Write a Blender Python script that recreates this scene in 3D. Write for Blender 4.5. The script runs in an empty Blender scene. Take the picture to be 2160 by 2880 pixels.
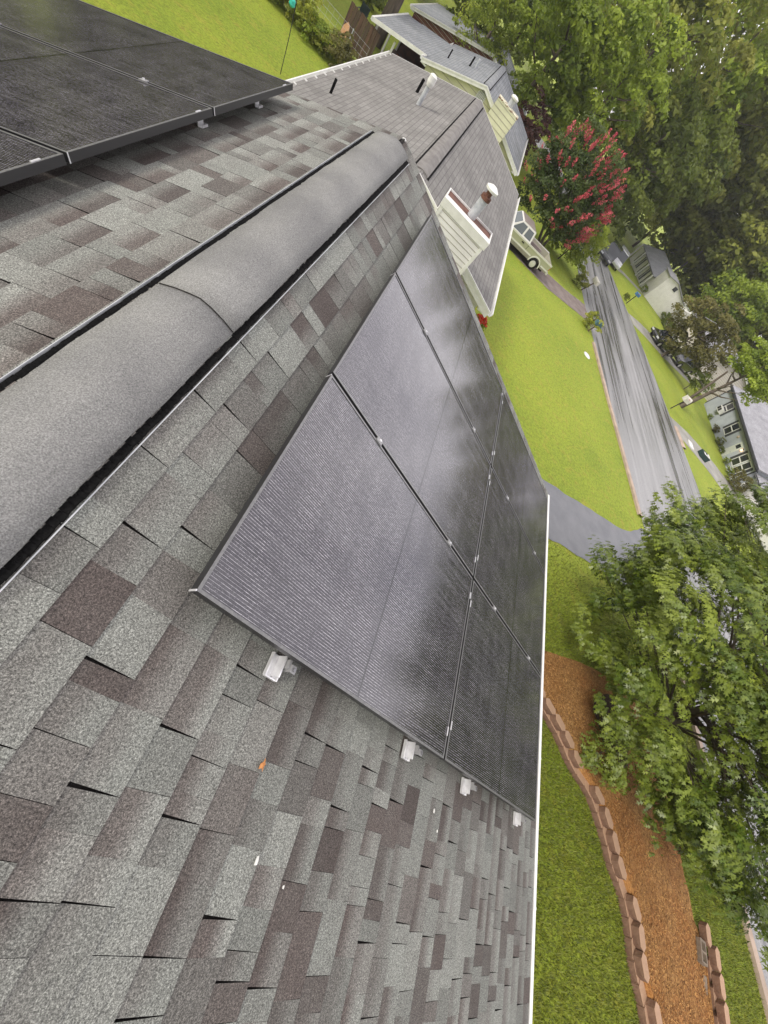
import bpy, math, random
import numpy as np
from mathutils import Vector, Matrix

# ------------------------------------------------------------------ camera, sky, sun, exposure
scene = bpy.context.scene
R = math.radians
CAM = Vector((0.42734, -0.38277, 1.18256))
cam_data = bpy.data.cameras.new("camera")
cam_data.sensor_fit = 'HORIZONTAL'
cam_data.sensor_width = 36.0
cam_data.lens = 18.9717
cam_data.clip_start = 0.05
cam_data.clip_end = 1500
cam = bpy.data.objects.new("camera", cam_data)
scene.collection.objects.link(cam)
cam.matrix_world = Matrix(((0.779843, -0.534622, -0.325613, 0.427342), (0.268588, 0.755630, -0.597398, -0.382770), (0.565425, 0.378421, 0.732866, 1.182555), (0, 0, 0, 1)))
scene.camera = cam

SUN_EL, SUN_AZ = 40, 248           # azimuth of the sun measured from +Y towards +X
world = bpy.data.worlds.new("World")
scene.world = world
world.use_nodes = True
wn, wl = world.node_tree.nodes, world.node_tree.links
bg = wn["Background"]
sky = wn.new("ShaderNodeTexSky")
sky.sky_type = 'NISHITA'
sky.sun_disc = False
sky.sun_elevation = R(SUN_EL)
sky.sun_rotation = R(SUN_AZ)
sky.air_density, sky.dust_density, sky.ozone_density = 1.0, 3.0, 1.5
tc = wn.new("ShaderNodeTexCoord")
nz = wn.new("ShaderNodeTexNoise")
nz.inputs["Scale"].default_value = 3.4
nz.inputs["Detail"].default_value = 6
nz.inputs["Roughness"].default_value = 0.6
wl.new(tc.outputs["Generated"], nz.inputs["Vector"])
cr = wn.new("ShaderNodeValToRGB")
cr.color_ramp.elements[0].position, cr.color_ramp.elements[0].color = 0.30, (0.42, 0.41, 0.45, 1)
cr.color_ramp.elements[1].position, cr.color_ramp.elements[1].color = 0.70, (1.0, 0.98, 1.0, 1)
wl.new(nz.outputs["Fac"], cr.inputs["Fac"])
mul = wn.new("ShaderNodeMix"); mul.data_type = 'RGBA'; mul.blend_type = 'MULTIPLY'
mul.inputs["Factor"].default_value = 1.0
mul.inputs["B"].default_value = (14.8, 14.3, 14.2, 1)
wl.new(cr.outputs["Color"], mul.inputs["A"])
mx = wn.new("ShaderNodeMix"); mx.data_type = 'RGBA'
mx.inputs["Factor"].default_value = 0.82          # overcast: clouds cover most of the blue
wl.new(sky.outputs["Color"], mx.inputs["A"])
wl.new(mul.outputs["Result"], mx.inputs["B"])
# added bright lobe low in the north-east cloud, to lift the panel reflections
dp = wn.new("ShaderNodeVectorMath"); dp.operation = 'DOT_PRODUCT'
wl.new(tc.outputs["Generated"], dp.inputs[0]); dp.inputs[1].default_value = (0.66, 0.62, 0.42)
mr = wn.new("ShaderNodeMapRange"); mr.interpolation_type = 'SMOOTHSTEP'
mr.inputs["From Min"].default_value, mr.inputs["From Max"].default_value = 0.55, 1.0
mr.inputs["To Min"].default_value, mr.inputs["To Max"].default_value = 0.88, 1.75
wl.new(dp.outputs["Value"], mr.inputs["Value"])
sc_ = wn.new("ShaderNodeVectorMath"); sc_.operation = 'SCALE'
wl.new(mx.outputs["Result"], sc_.inputs[0]); wl.new(mr.outputs["Result"], sc_.inputs["Scale"])
wl.new(sc_.outputs["Vector"], bg.inputs["Color"])
bg.inputs["Strength"].default_value = 0.095

sun_data = bpy.data.lights.new("sun", 'SUN')
sun_data.energy = 1.8
sun_data.angle = R(14)
sun_data.color = (1.0, 0.95, 0.86)
sun = bpy.data.objects.new("sun", sun_data)
scene.collection.objects.link(sun)
sd = Vector((math.sin(R(SUN_AZ)) * math.cos(R(SUN_EL)), math.cos(R(SUN_AZ)) * math.cos(R(SUN_EL)), math.sin(R(SUN_EL))))
sun.rotation_euler = sd.to_track_quat('Z', 'Y').to_euler()

vs = scene.view_settings
vs.view_transform = 'Standard'
vs.look = 'None'
vs.gamma = 1.0
vs.exposure = 0.50
scene.cycles.max_bounces = 6
scene.cycles.transparent_max_bounces = 8

rng = random.Random(7)
NP = np.random.default_rng(11)
TH = R(22.6); CS, SN = math.cos(TH), math.sin(TH)
OFFC = .13 / CS

# ------------------------------------------------------------------ helpers
ORIGIN = {}
def tag(o, label=None, cat=None, group=None, kind=None):
    if label: o["label"] = label
    if cat: o["category"] = cat
    if group: o["group"] = group
    if kind: o["kind"] = kind
    return o

def thing(name, label, cat, loc, group=None, rz=0.0):
    o = bpy.data.objects.new(name, None)
    o.empty_display_size = 0.1
    scene.collection.objects.link(o)
    o.location = loc
    o.rotation_euler = (0, 0, rz)
    ORIGIN[o.name] = Vector(loc)
    return tag(o, label, cat, group)

class MB:
    """collects polygons; build() links them as ONE mesh object"""
    def __init__(self):
        self.v, self.f, self.mi, self.tone, self.uv = [], [], [], [], []
    def poly(self, pts, mi=0, tone=None, uv=None):
        n = len(self.v)
        self.v += [tuple(p) for p in pts]
        self.f.append(tuple(range(n, n + len(pts))))
        self.mi.append(mi)
        self.tone.append(tone if tone is not None else [(0, .5)] * len(pts))
        self.uv.append(uv if uv is not None else [(0, 0)] * len(pts))
    def box(self, c, sx, sy, sz, mi=0, ax=(1, 0, 0), ay=(0, 1, 0), az=(0, 0, 1)):
        c, ax, ay, az = Vector(c), Vector(ax), Vector(ay), Vector(az)
        p = [c + ax * (i * sx / 2) + ay * (j * sy / 2) + az * (k * sz / 2) for k in (-1, 1) for j in (-1, 1) for i in (-1, 1)]
        for q in ((0, 2, 3, 1), (4, 5, 7, 6), (0, 1, 5, 4), (2, 6, 7, 3), (0, 4, 6, 2), (1, 3, 7, 5)):
            self.poly([p[i] for i in q], mi)
    def bx(self, x0, x1, y0, y1, z0, z1, mi=0):
        self.box(((x0 + x1) / 2, (y0 + y1) / 2, (z0 + z1) / 2), x1 - x0, y1 - y0, z1 - z0, mi)
    def prism(self, prof, y0, y1, axis='y', mi=0):
        """profile of (a,b) extruded along an axis: y -> (a,y,b), x -> (x,a,b), z -> (a,b,z)"""
        def P(a, b, t): return (a, t, b) if axis == 'y' else ((t, a, b) if axis == 'x' else (a, b, t))
        n = len(prof)
        for i in range(n):
            a, b = prof[i], prof[(i + 1) % n]
            self.poly([P(*a, y0), P(*b, y0), P(*b, y1), P(*a, y1)], mi)
        self.poly([P(*p, y0) for p in reversed(prof)], mi)
        self.poly([P(*p, y1) for p in prof], mi)
    def tube(self, pts, radii, n=8, mi=0, cap=True):
        pts = [Vector(p) for p in pts]
        rings = []
        for i, p in enumerate(pts):
            d = (pts[min(i + 1, len(pts) - 1)] - pts[max(i - 1, 0)]).normalized()
            u = d.orthogonal().normalized() if i == 0 else (u - d * u.dot(d)).normalized()
            w = d.cross(u)
            r = radii[i] if hasattr(radii, '__len__') else radii
            rings.append([p + (u * math.cos(2 * math.pi * k / n) + w * math.sin(2 * math.pi * k / n)) * r for k in range(n)])
        for i in range(len(rings) - 1):
            for k in range(n):
                self.poly([rings[i][k], rings[i][(k + 1) % n], rings[i + 1][(k + 1) % n], rings[i + 1][k]], mi)
        if cap:
            self.poly(list(reversed(rings[0])), mi); self.poly(rings[-1], mi)
    def build(self, name, mats, parent=None, smooth=False, bevel=0.0, local=False, merge=True):
        if not isinstance(mats, (list, tuple)): mats = [mats]
        me = bpy.data.meshes.new(name)
        off = Vector((0, 0, 0))
        if parent is not None and not local:
            off = ORIGIN.get(parent.name, Vector((0, 0, 0)))
        me.from_pydata([tuple(Vector(p) - off) for p in self.v], [], self.f)
        for m in mats: me.materials.append(m)
        me.polygons.foreach_set("material_index", self.mi)
        a = me.attributes.new("tone", 'FLOAT_COLOR', 'CORNER')
        flat = []
        for t in self.tone:
            for (r, g) in t: flat += [r, g, 0, 1]
        a.data.foreach_set("color", flat)
        uvl = me.uv_layers.new(name="uv")
        flat = []
        for t in self.uv:
            for q in t: flat += [q[0], q[1]]
        uvl.data.foreach_set("uv", flat)
        if merge:
            import bmesh
            bm = bmesh.new(); bm.from_mesh(me)
            bmesh.ops.remove_doubles(bm, verts=bm.verts, dist=1e-5)
            bmesh.ops.recalc_face_normals(bm, faces=bm.faces)
            bm.to_mesh(me); bm.free()
        if smooth:
            me.polygons.foreach_set("use_smooth", [True] * len(me.polygons))
        o = bpy.data.objects.new(name, me)
        scene.collection.objects.link(o)
        if parent is not None:
            o.parent = parent
            ORIGIN[o.name] = off
        if bevel:
            b = o.modifiers.new("bevel", 'BEVEL'); b.width = bevel; b.segments = 2; b.limit_method = 'ANGLE'; b.angle_limit = R(40)
        return o

def np_mesh(name, verts, nper, mats, tone=None, parent=None, normals_up=False):
    """verts: (k*nper,3) array, consecutive nper vertices form one face; one mesh object"""
    verts = np.asarray(verts, dtype=np.float32)
    if parent is not None:
        verts = verts - np.array(ORIGIN.get(parent.name, (0, 0, 0)), dtype=np.float32)
    n = len(verts); nf = n // nper
    me = bpy.data.meshes.new(name)
    me.vertices.add(n); me.vertices.foreach_set("co", verts.ravel())
    me.loops.add(n); me.loops.foreach_set("vertex_index", np.arange(n, dtype=np.int32))
    me.polygons.add(nf); me.polygons.foreach_set("loop_start", np.arange(0, n, nper, dtype=np.int32))
    me.update(calc_edges=True)
    if not isinstance(mats, (list, tuple)): mats = [mats]
    for m in mats: me.materials.append(m)
    a = me.attributes.new("tone", 'FLOAT_COLOR', 'POINT')
    col = np.zeros((n, 4), dtype=np.float32); col[:, 3] = 1
    if tone is not None:
        col[:, 0] = np.repeat(tone[:, 0], nper); col[:, 1] = np.repeat(tone[:, 1], nper)
    a.data.foreach_set("color", col.ravel())
    o = bpy.data.objects.new(name, me)
    scene.collection.objects.link(o)
    if parent is not None:
        o.parent = parent; ORIGIN[o.name] = ORIGIN.get(parent.name, Vector((0, 0, 0)))
    return o

def children(o): return [c for c in bpy.data.objects if c.parent == o]
def copy_tree(o, parent=None):
    c = o.copy(); scene.collection.objects.link(c)
    if parent is not None: c.parent = parent
    for ch in children(o): copy_tree(ch, c)
    return c

# ------------------------------------------------------------------ materials
def mat(name, base=(.5, .5, .5), rough=.6, spec=.5, metal=0.0, coat=0.0):
    m = bpy.data.materials.new(name); m.use_nodes = True
    b = m.node_tree.nodes["Principled BSDF"]
    b.inputs["Base Color"].default_value = (*base, 1)
    b.inputs["Roughness"].default_value = rough
    b.inputs["Specular IOR Level"].default_value = spec
    b.inputs["Metallic"].default_value = metal
    b.inputs["Coat Weight"].default_value = coat
    return m
class NT:
    def __init__(self, m): self.n, self.l, self.b = m.node_tree.nodes, m.node_tree.links, m.node_tree.nodes["Principled BSDF"]
    def new(self, t, **kw):
        x = self.n.new(t)
        for k, v in kw.items(): setattr(x, k, v)
        return x
    def coord(self, kind="Object", scale=(1, 1, 1), rot=(0, 0, 0)):
        t = self.new("ShaderNodeTexCoord"); mp = self.new("ShaderNodeMapping")
        mp.inputs["Scale"].default_value = scale; mp.inputs["Rotation"].default_value = rot
        self.l.new(t.outputs[kind], mp.inputs["Vector"]); return mp.outputs["Vector"]
    def noise(self, vec, scale, detail=3, rough=.55, dist=0.0):
        x = self.new("ShaderNodeTexNoise")
        x.inputs["Scale"].default_value = scale; x.inputs["Detail"].default_value = detail
        x.inputs["Roughness"].default_value = rough; x.inputs["Distortion"].default_value = dist
        if vec is not None: self.l.new(vec, x.inputs["Vector"])
        return x.outputs["Fac"]
    def ramp(self, fac, stops):
        x = self.new("ShaderNodeValToRGB"); e = x.color_ramp.elements
        while len(e) < len(stops): e.new(.5)
        for i, (p, c) in enumerate(stops):
            e[i].position = p; e[i].color = (*c, 1) if hasattr(c, '__len__') else (c, c, c, 1)
        self.l.new(fac, x.inputs["Fac"]); return x.outputs["Color"]
    def mix(self, fac, a, b, mode='MIX'):
        x = self.new("ShaderNodeMix", data_type='RGBA', blend_type=mode)
        for s, v in (("Factor", fac), ("A", a), ("B", b)):
            if hasattr(v, 'links'): self.l.new(v, x.inputs[s])
            elif s == "Factor": x.inputs[s].default_value = v
            else: x.inputs[s].default_value = (*v, 1) if hasattr(v, '__len__') else (v, v, v, 1)
        return x.outputs["Result"]
    def math(self, op, a, b=0.0):
        x = self.new("ShaderNodeMath", operation=op)
        for i, v in enumerate((a, b)):
            if hasattr(v, 'links'): self.l.new(v, x.inputs[i])
            else: x.inputs[i].default_value = v
        return x.outputs[0]
    def attr(self, name="tone"):
        x = self.new("ShaderNodeAttribute"); x.attribute_name = name
        s = self.new("ShaderNodeSeparateColor"); self.l.new(x.outputs["Color"], s.inputs[0])
        return s.outputs[0], s.outputs[1]
    def bump(self, h, strength=.3, dist=.01):
        x = self.new("ShaderNodeBump"); x.inputs["Strength"].default_value = strength; x.inputs["Distance"].default_value = dist
        self.l.new(h, x.inputs["Height"]); self.l.new(x.outputs["Normal"], self.b.inputs["Normal"])
    def base(self, c): self.l.new(c, self.b.inputs["Base Color"])
    def rough(self, c): self.l.new(c, self.b.inputs["Roughness"])

def noisy(name, c1, c2, scale=6.0, rough=.7, spec=.4, detail=4, bump=0.0, bscale=None, stretch=(1, 1, 1), lo=.35, hi=.65):
    m = mat(name, c1, rough, spec); t = NT(m)
    v = t.coord("Object", stretch)
    t.base(t.ramp(t.noise(v, scale, detail), [(lo, c1), (hi, c2)]))
    if bump: t.bump(t.noise(v, bscale or scale * 4, 3), bump, .01)
    return m

def shingle_mat():
    m = mat("shingle_granules", rough=.82, spec=.35); t = NT(m)
    v = t.coord("Object")
    r, g = t.attr()
    blotch = t.noise(v, 9.0, 3)
    rr = t.math('ADD', r, t.math('MULTIPLY', t.math('SUBTRACT', blotch, .5), .35))
    base = t.ramp(rr, [(0.0, (.200, .207, .184)), (.45, (.150, .144, .129)), (1.0, (.088, .073, .065))])
    lum = t.math('ADD', .70, t.math('MULTIPLY', g, .52))
    base = t.mix(1.0, base, t.mix(0, (1, 1, 1), (1, 1, 1)), 'MULTIPLY')
    x = t.new("ShaderNodeVectorMath", operation='SCALE'); t.l.new(base, x.inputs[0]); t.l.new(lum, x.inputs["Scale"])
    gr = t.noise(v, 190, 2, .8)
    gr2 = t.noise(v, 420, 2, .7)
    speck = t.ramp(gr, [(.30, .36), (.5, 1.0), (.70, 1.95)])
    speck2 = t.ramp(gr2, [(.34, .55), (.5, 1.0), (.66, 1.6)])
    col = t.mix(1.0, t.mix(1.0, x.outputs[0], speck, 'MULTIPLY'), speck2, 'MULTIPLY')
    t.base(col)
    t.bump(t.math('ADD', gr, gr2), .55, .003)
    return m

def far_roof_mat(name, c1, c2, mortar, row=.143, width=.30):
    m = mat(name, c1, .8, .35); t = NT(m)
    u = t.new("ShaderNodeUVMap"); u.uv_map = "uv"
    b = t.new("ShaderNodeTexBrick")
    b.offset = .37; b.inputs["Scale"].default_value = 1.0
    b.inputs["Color1"].default_value = (*c1, 1); b.inputs["Color2"].default_value = (*c2, 1); b.inputs["Mortar"].default_value = (*mortar, 1)
    b.inputs["Mortar Size"].default_value = .010; b.inputs["Mortar Smooth"].default_value = .3
    b.inputs["Brick Width"].default_value = width; b.inputs["Row Height"].default_value = row
    t.l.new(u.outputs["UV"], b.inputs["Vector"])
    v = t.coord("Object")
    big = t.ramp(t.noise(v, .8, 4), [(.3, .82), (.7, 1.15)])
    fine = t.ramp(t.noise(v, 60, 2), [(.3, .8), (.7, 1.2)])
    t.base(t.mix(1.0, t.mix(1.0, b.outputs["Color"], big, 'MULTIPLY'), fine, 'MULTIPLY'))
    t.bump(b.outputs["Fac"], -.4, .01)
    return m

def leaf_mat(name, dark, light, trans=.42, rough=.5, spec=.35):
    m = bpy.data.materials.new(name); m.use_nodes = True
    t = NT(m); b = t.b
    r, g = t.attr()
    hue = t.mix(r, dark, light)
    x = t.new("ShaderNodeVectorMath", operation='SCALE'); t.l.new(hue, x.inputs[0]); t.l.new(t.math('ADD', .65, t.math('MULTIPLY', g, .7)), x.inputs["Scale"])
    t.l.new(x.outputs[0], b.inputs["Base Color"])
    b.inputs["Roughness"].default_value = rough; b.inputs["Specular IOR Level"].default_value = spec
    tr = t.new("ShaderNodeBsdfTranslucent"); t.l.new(x.outputs[0], tr.inputs["Color"])
    ms = t.new("ShaderNodeMixShader"); ms.inputs[0].default_value = trans
    t.l.new(b.outputs[0], ms.inputs[1]); t.l.new(tr.outputs[0], ms.inputs[2])
    t.l.new(ms.outputs[0], t.n["Material Output"].inputs["Surface"])
    return m

def lawn_mat(name, c1, c2, c3, fine=60):
    m = mat(name, c1, .75, .3); t = NT(m); v = t.coord("Object")
    a = t.noise(v, .22, 5, .6); b2 = t.noise(v, 3.0, 4); f = t.noise(v, fine, 3, .7)
    c = t.mix(t.ramp(a, [(.38, 0.0), (.68, 1.0)]), c1, c2)
    c = t.mix(t.ramp(b2, [(.52, 0.0), (.80, .75)]), c, c3)
    mid = t.noise(v, 11, 4, .7)
    c = t.mix(1.0, c, t.ramp(mid, [(.30, .62), (.5, 1.0), (.70, 1.28)]), 'MULTIPLY')
    t.base(t.mix(1.0, c, t.ramp(f, [(.25, .48), (.5, 1.0), (.75, 1.4)]), 'MULTIPLY'))
    t.bump(t.math('ADD', f, t.noise(v, 14, 3)), .9, .06)
    return m

M = {}
M['shingle'] = shingle_mat()
M['cap'] = noisy("ridge_cap_granules", (.17, .17, .165), (.27, .27, .255), 2.2, .8, .35, 5)
t = NT(M['cap']); v = t.coord("Object")
_g = t.noise(v, 230, 2, .8)
t.base(t.mix(1.0, t.ramp(t.noise(v, 2.2, 5), [(.35, (.165, .165, .16)), (.65, (.235, .235, .222))]), t.ramp(_g, [(.30, .55), (.5, 1.0), (.70, 1.6)]), 'MULTIPLY'))
t.bump(_g, .5, .003)
M['mesh_black'] = noisy("black_vent_mesh", (.003, .003, .003), (.009, .009, .009), 120, .9, .1)
M['edge'] = noisy("black_asphalt_edge", (.012, .011, .010), (.03, .027, .025), 60, .9, .2)
M['white_metal'] = noisy("white_painted_metal", (.80, .80, .77), (.70, .70, .66), 5, .4, .5)
M['dull_metal'] = noisy("galvanized_metal", (.36, .38, .40), (.55, .57, .58), 7, .42, .5)
M['alu'] = noisy("mill_aluminium", (.70, .70, .71), (.86, .86, .86), 30, .38, .6)
M['alu'].node_tree.nodes["Principled BSDF"].inputs["Metallic"].default_value = .55
M['steel'] = mat("grey_steel_clamp", (.30, .30, .30), .45, .6, .3)
M['bolt'] = mat("bolt_steel", (.22, .22, .23), .35, .6, .6)
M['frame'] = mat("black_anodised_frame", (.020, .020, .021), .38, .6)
M['frame_top'] = noisy("black_frame_lip_sheen", (.10, .10, .10), (.16, .16, .155), 60, .3, .8)  # sky sheen on the wet lip is put into its lighter grey

# ------------------------------------------------------------------ more materials
def cell_mat():
    m = mat("solar_cells", rough=.10, spec=.5, coat=0.0); t = NT(m); t.b.inputs["IOR"].default_value = 1.72
    tcn = t.new("ShaderNodeTexCoord"); sp = t.new("ShaderNodeSeparateXYZ"); t.l.new(tcn.outputs["Object"], sp.inputs[0])
    x, y = sp.outputs[0], sp.outputs[1]
    v = tcn.outputs["Object"]
    ph = t.math('FRACT', t.math('DIVIDE', y, .01135))
    line = t.math('LESS_THAN', t.math('ABSOLUTE', t.math('SUBTRACT', ph, .5)), .070)
    # beads of rain sit along the wires in short runs
    vx = t.coord("Object", (60, 88, 1)); bead = t.ramp(t.noise(vx, 1.0, 2, .7), [(.40, .25), (.62, 1.0)])
    band = t.ramp(t.noise(t.coord("Object", (9, 3, 1)), 1.0, 2), [(.35, .45), (.65, 1.0)])
    wire = t.math('MULTIPLY', t.math('MULTIPLY', line, bead), band)
    xm = t.math('LESS_THAN', t.math('ABSOLUTE', t.math('SUBTRACT', x, .861)), .005)
    yc = t.math('FRACT', t.math('DIVIDE', t.math('SUBTRACT', y, .018), .183))
    yg = t.math('LESS_THAN', t.math('ABSOLUTE', t.math('SUBTRACT', yc, .5)), .488)
    xc = t.math('FRACT', t.math('DIVIDE', t.math('SUBTRACT', x, .018), .0925))
    xg = t.math('LESS_THAN', t.math('ABSOLUTE', t.math('SUBTRACT', xc, .5)), .485)
    cell = t.math('MULTIPLY', yg, xg)
    col = t.mix(cell, (.007, .006, .008), (.016, .014, .020))
    fing = t.noise(t.coord("Object", (420, 30, 1)), 1.0, 1); col = t.mix(1.0, col, t.ramp(fing, [(.35, .6), (.65, 1.4)]), 'MULTIPLY')
    col = t.mix(wire, col, (.62, .60, .63))
    # dried-streak film running down the glass
    strk = t.ramp(t.noise(t.coord("Object", (1.3, 26, 1)), 1.0, 5, .70), [(.46, 0.0), (.70, 1.0)])
    col = t.mix(t.math('MULTIPLY', strk, .16), col, (.30, .29, .30))
    drop = t.noise(v, 210, 2, .75)
    dsp = t.ramp(drop, [(.60, 0.0), (.70, 1.0)])
    col = t.mix(t.math('MULTIPLY', dsp, .50), col, (.34, .33, .36))
    col = t.mix(xm, col, (.006, .006, .007))
    t.base(col)
    t.l.new(t.math('ADD', .07, t.math('MULTIPLY', strk, .16)), t.b.inputs["Roughness"])
    t.bump(t.math('ADD', t.math('MULTIPLY', drop, 1.0), t.math('MULTIPLY', t.noise(v, 60, 2), .6)), .13, .0012)
    return m
M['cells'] = cell_mat()
M['siding_white'] = noisy("white_vinyl_siding", (.78, .77, .75), (.66, .65, .63), 1.2, .5, .4)
M['siding_cream'] = noisy("cream_yellow_siding", (.72, .71, .50), (.60, .60, .42), 1.5, .55, .4)
M['brick'] = noisy("red_brown_brick", (.22, .10, .07), (.14, .06, .045), 9, .8, .3)
M['dark_inside'] = mat("dark_recess", (.015, .014, .013), .8, .2)
M['leaf_orange'] = noisy("dry_orange_leaf", (.55, .25, .08), (.42, .16, .05), 80, .6)
M['dropping'] = noisy("white_dropping", (.78, .77, .72), (.6, .6, .55), 90, .7)

# ------------------------------------------------------------------ terrain
def g(x, y): return -5 - .047 * min(y, 80.0) - .037 * max(0.0, x - 24.5)

# ------------------------------------------------------------------ the house we stand on
Y0, Y1, DEAVE = -5.2, 4.0, 4.40
house = thing("house", "grey shingled house roof carrying the solar panels, with white gutter along its eave", "house", (0, -.6, -5.0))
def slope_pt(side, d, y, n): return Vector((side * (CS * d + SN * n), y, -SN * d + CS * n))
def shingle_slope(side, seed):
    r = random.Random(seed); mb = MB()
    ROW = .143; nrow = int(DEAVE / ROW) + 1
    for i in range(nrow):
        d1 = DEAVE - i * ROW; d0 = d1 - ROW - .01
        if d1 < .05: break
        d0 = max(d0, 0.02)
        wob = r.uniform(-.002, .002)
        y = Y0 - r.uniform(0, .3)
        raised = r.random() < .5
        while y < Y1:
            w = r.choice([.065, .085, .10, .12, .14, .16, .19, .22]) * r.uniform(.88, 1.12)
            ya, yb = max(y, Y0), min(y + w, Y1)
            y += w
            if yb - ya < .01:
                raised = not raised; continue
            q = r.random()
            if q < .36: tr = r.uniform(0, .12)
            elif q < .62: tr = r.uniform(.25, .55)
            else: tr = r.uniform(.70, 1.0)
            br = r.uniform(.15, .85)
            ta = tb = (tr, br)                     # top of the exposed tab, bottom edge
            if tr > .25 and r.random() < .72: tb = (tr * r.uniform(.05, .45), br + .10)
            elif tr < .25 and r.random() < .35: ta = (tr + .35, br)
            brk = r.uniform(.18, .45)
            lift = .0026 if raised else .0018
            yb -= .0015
            skew = r.uniform(-.006, .006)
            n0, n1 = .0008, lift + .0030
            A, B_ = slope_pt(side, d0, ya + skew, n0), slope_pt(side, d0, yb + skew, n0)
            C, D = slope_pt(side, d1 + wob, yb, n1), slope_pt(side, d1 + wob, ya, n1)
            dn = -.002
            C2, D2 = slope_pt(side, d1 + wob, yb, dn), slope_pt(side, d1 + wob, ya, dn)
            A2, B2 = slope_pt(side, d0, ya + skew, -.004), slope_pt(side, d0, yb + skew, -.004)
            cuts = [0, brk, min(1, brk + .42), 1] if ta != tb else [0, 1]
            def lt(s):
                s = min(1, max(0, (s - brk) / .42)); return (ta[0] + (tb[0] - ta[0]) * s, ta[1] + (tb[1] - ta[1]) * s)
            for s0, s1 in zip(cuts, cuts[1:]):
                mb.poly([A.lerp(D, s0), B_.lerp(C, s0), B_.lerp(C, s1), A.lerp(D, s1)], 0, [lt(s0), lt(s0), lt(s1), lt(s1)])
            dk = [(1.0, .05)] * 4
            mb.poly([D, C, C2, D2], 1, dk)
            if raised:
                mb.poly([A, D, D2, A2], 1, dk); mb.poly([B_, C, C2, B2], 1, dk)
            raised = not raised
    return mb
def orient(mb, side):
    """faces of one slope all look away from the roof"""
    nrm = Vector((side * SN, 0, CS))
    for i, f in enumerate(mb.f):
        p = [Vector(mb.v[k]) for k in f[:3]]
        if (p[1] - p[0]).cross(p[2] - p[0]).dot(nrm) < 0:
            mb.f[i] = tuple(reversed(f)); mb.tone[i] = list(reversed(mb.tone[i]))
for side, sd_ in ((1, 3), (-1, 8)):
    mb = shingle_slope(side, sd_)
    orient(mb, side)
    mb.build("roof_slope", [M['shingle'], M['edge']], house, merge=False)
mb = MB()                                          # roof deck, soffits and walls
xe, ze = CS * DEAVE, -SN * DEAVE
mb.prism([(-xe, ze - .012), (0, -.012), (xe, ze - .012), (xe, ze - .15), (0, -.16), (-xe, ze - .15)], Y0 + .01, Y1 - .012)
mb.build("roof_deck", M['edge'], house)
mb = MB()
mb.prism([(-3.6, ze + .02), (0, -.36), (3.6, ze + .02), (3.6, -5.2), (-3.6, -5.2)], Y0 + .4, Y1 - .25)
mb.build("wall", M['siding_white'], house)
mb = MB()
for side in (1, -1):
    for yy in (Y0 + .012, Y1 + .0):
        mb = MB()
        d_ = -1 if yy < 0 else 1
        a = [slope_pt(side, .0, yy, -.006), slope_pt(side, DEAVE, yy, -.006), slope_pt(side, DEAVE, yy, -.17), slope_pt(side, .0, yy, -.17)]
        b = [p + Vector((0, d_ * .022, 0)) for p in a]
        for q in ((0, 1), (1, 2), (2, 3), (3, 0)): mb.poly([a[q[0]], a[q[1]], b[q[1]], b[q[0]]])
        mb.poly(a); mb.poly(b)
        mb.build("rake_trim", M['white_metal'], house)
def gutter_mb(x, z, y0, y1, side=1, w=.11, h=.09):
    mb = MB()
    prof = [(0, 0), (0, -h), (w * .75, -h), (w, -h * .35), (w, .004), (w - .030, .004), (w - .030, -.005), (w - .012, -.005), (w - .012, -h * .35), (w * .7, -h + .006), (.006, -h + .006), (.006, 0)]
    mb.prism([(x + side * a, z + b) for a, b in prof], y0, y1)
    return mb
for side in (1, -1):
    gut = gutter_mb(side * (xe - .022), ze - .016, Y0, Y1, side, .085).build("gutter", M['white_metal'], house)
    if side > 0:
        for yy in (-.52, .55, 1.85, 3.1):
            mb = MB(); mb.bx(xe + .030, xe + .064, yy - .009, yy + .009, ze - .013, ze - .009)
            mb.build("gutter_strap", M['white_metal'], gut)
# ridge vent: a shingled cap raised on black mesh
XC, NV = -.035, 26
def cap_profile(y):
    w = .0022 * math.sin(y * 9.1) + .0016 * math.sin(y * 23 + 1)
    up = .0022 * math.sin(y * 3.3)
    L, Rr = -.185 + w, .112 - w
    return [(L, -.060 + up), (-.125, -.030 + up), (-.075, -.010), (-.035, .003), (.010, -.001), (.062, -.014), (Rr, -.034 + up)]
SEAMS = [Y0, -2.35, .92, 3.83]
mb = MB()
for s0, s1 in zip(SEAMS, SEAMS[1:]):
    n_ = 22
    rows = []
    for i in range(n_ + 1):
        y = s0 + (s1 - s0) * i / n_
        rows.append((y, [(a_, b_ + .0055 * (1 - i / n_)) for a_, b_ in cap_profile(y)]))
    for (ya, pa), (yb, pb) in zip(rows, rows[1:]):
        for k in range(6):
            a_, b_, c_, d_ = pa[k], pa[k + 1], pb[k + 1], pb[k]
            mb.poly([(a_[0], ya, a_[1]), (b_[0], ya, b_[1]), (c_[0], yb, c_[1]), (d_[0], yb, d_[1])])
        for k in (0, 6):
            a_, d_ = pa[k], pb[k]
            mb.poly([(a_[0], ya, a_[1]), (d_[0], yb, d_[1]), (d_[0], yb, d_[1] - .006), (a_[0], ya, a_[1] - .006)])
    for (yy, pp) in (rows[0], rows[-1]):
        for k in range(6):
            a_, b_ = pp[k], pp[k + 1]
            mb.poly([(a_[0], yy, a_[1]), (b_[0], yy, b_[1]), (b_[0], yy, b_[1] - .008), (a_[0], yy, a_[1] - .008)], 1)
vent = mb.build("ridge_vent", [M['cap'], M['edge']], house, smooth=True)
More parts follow.
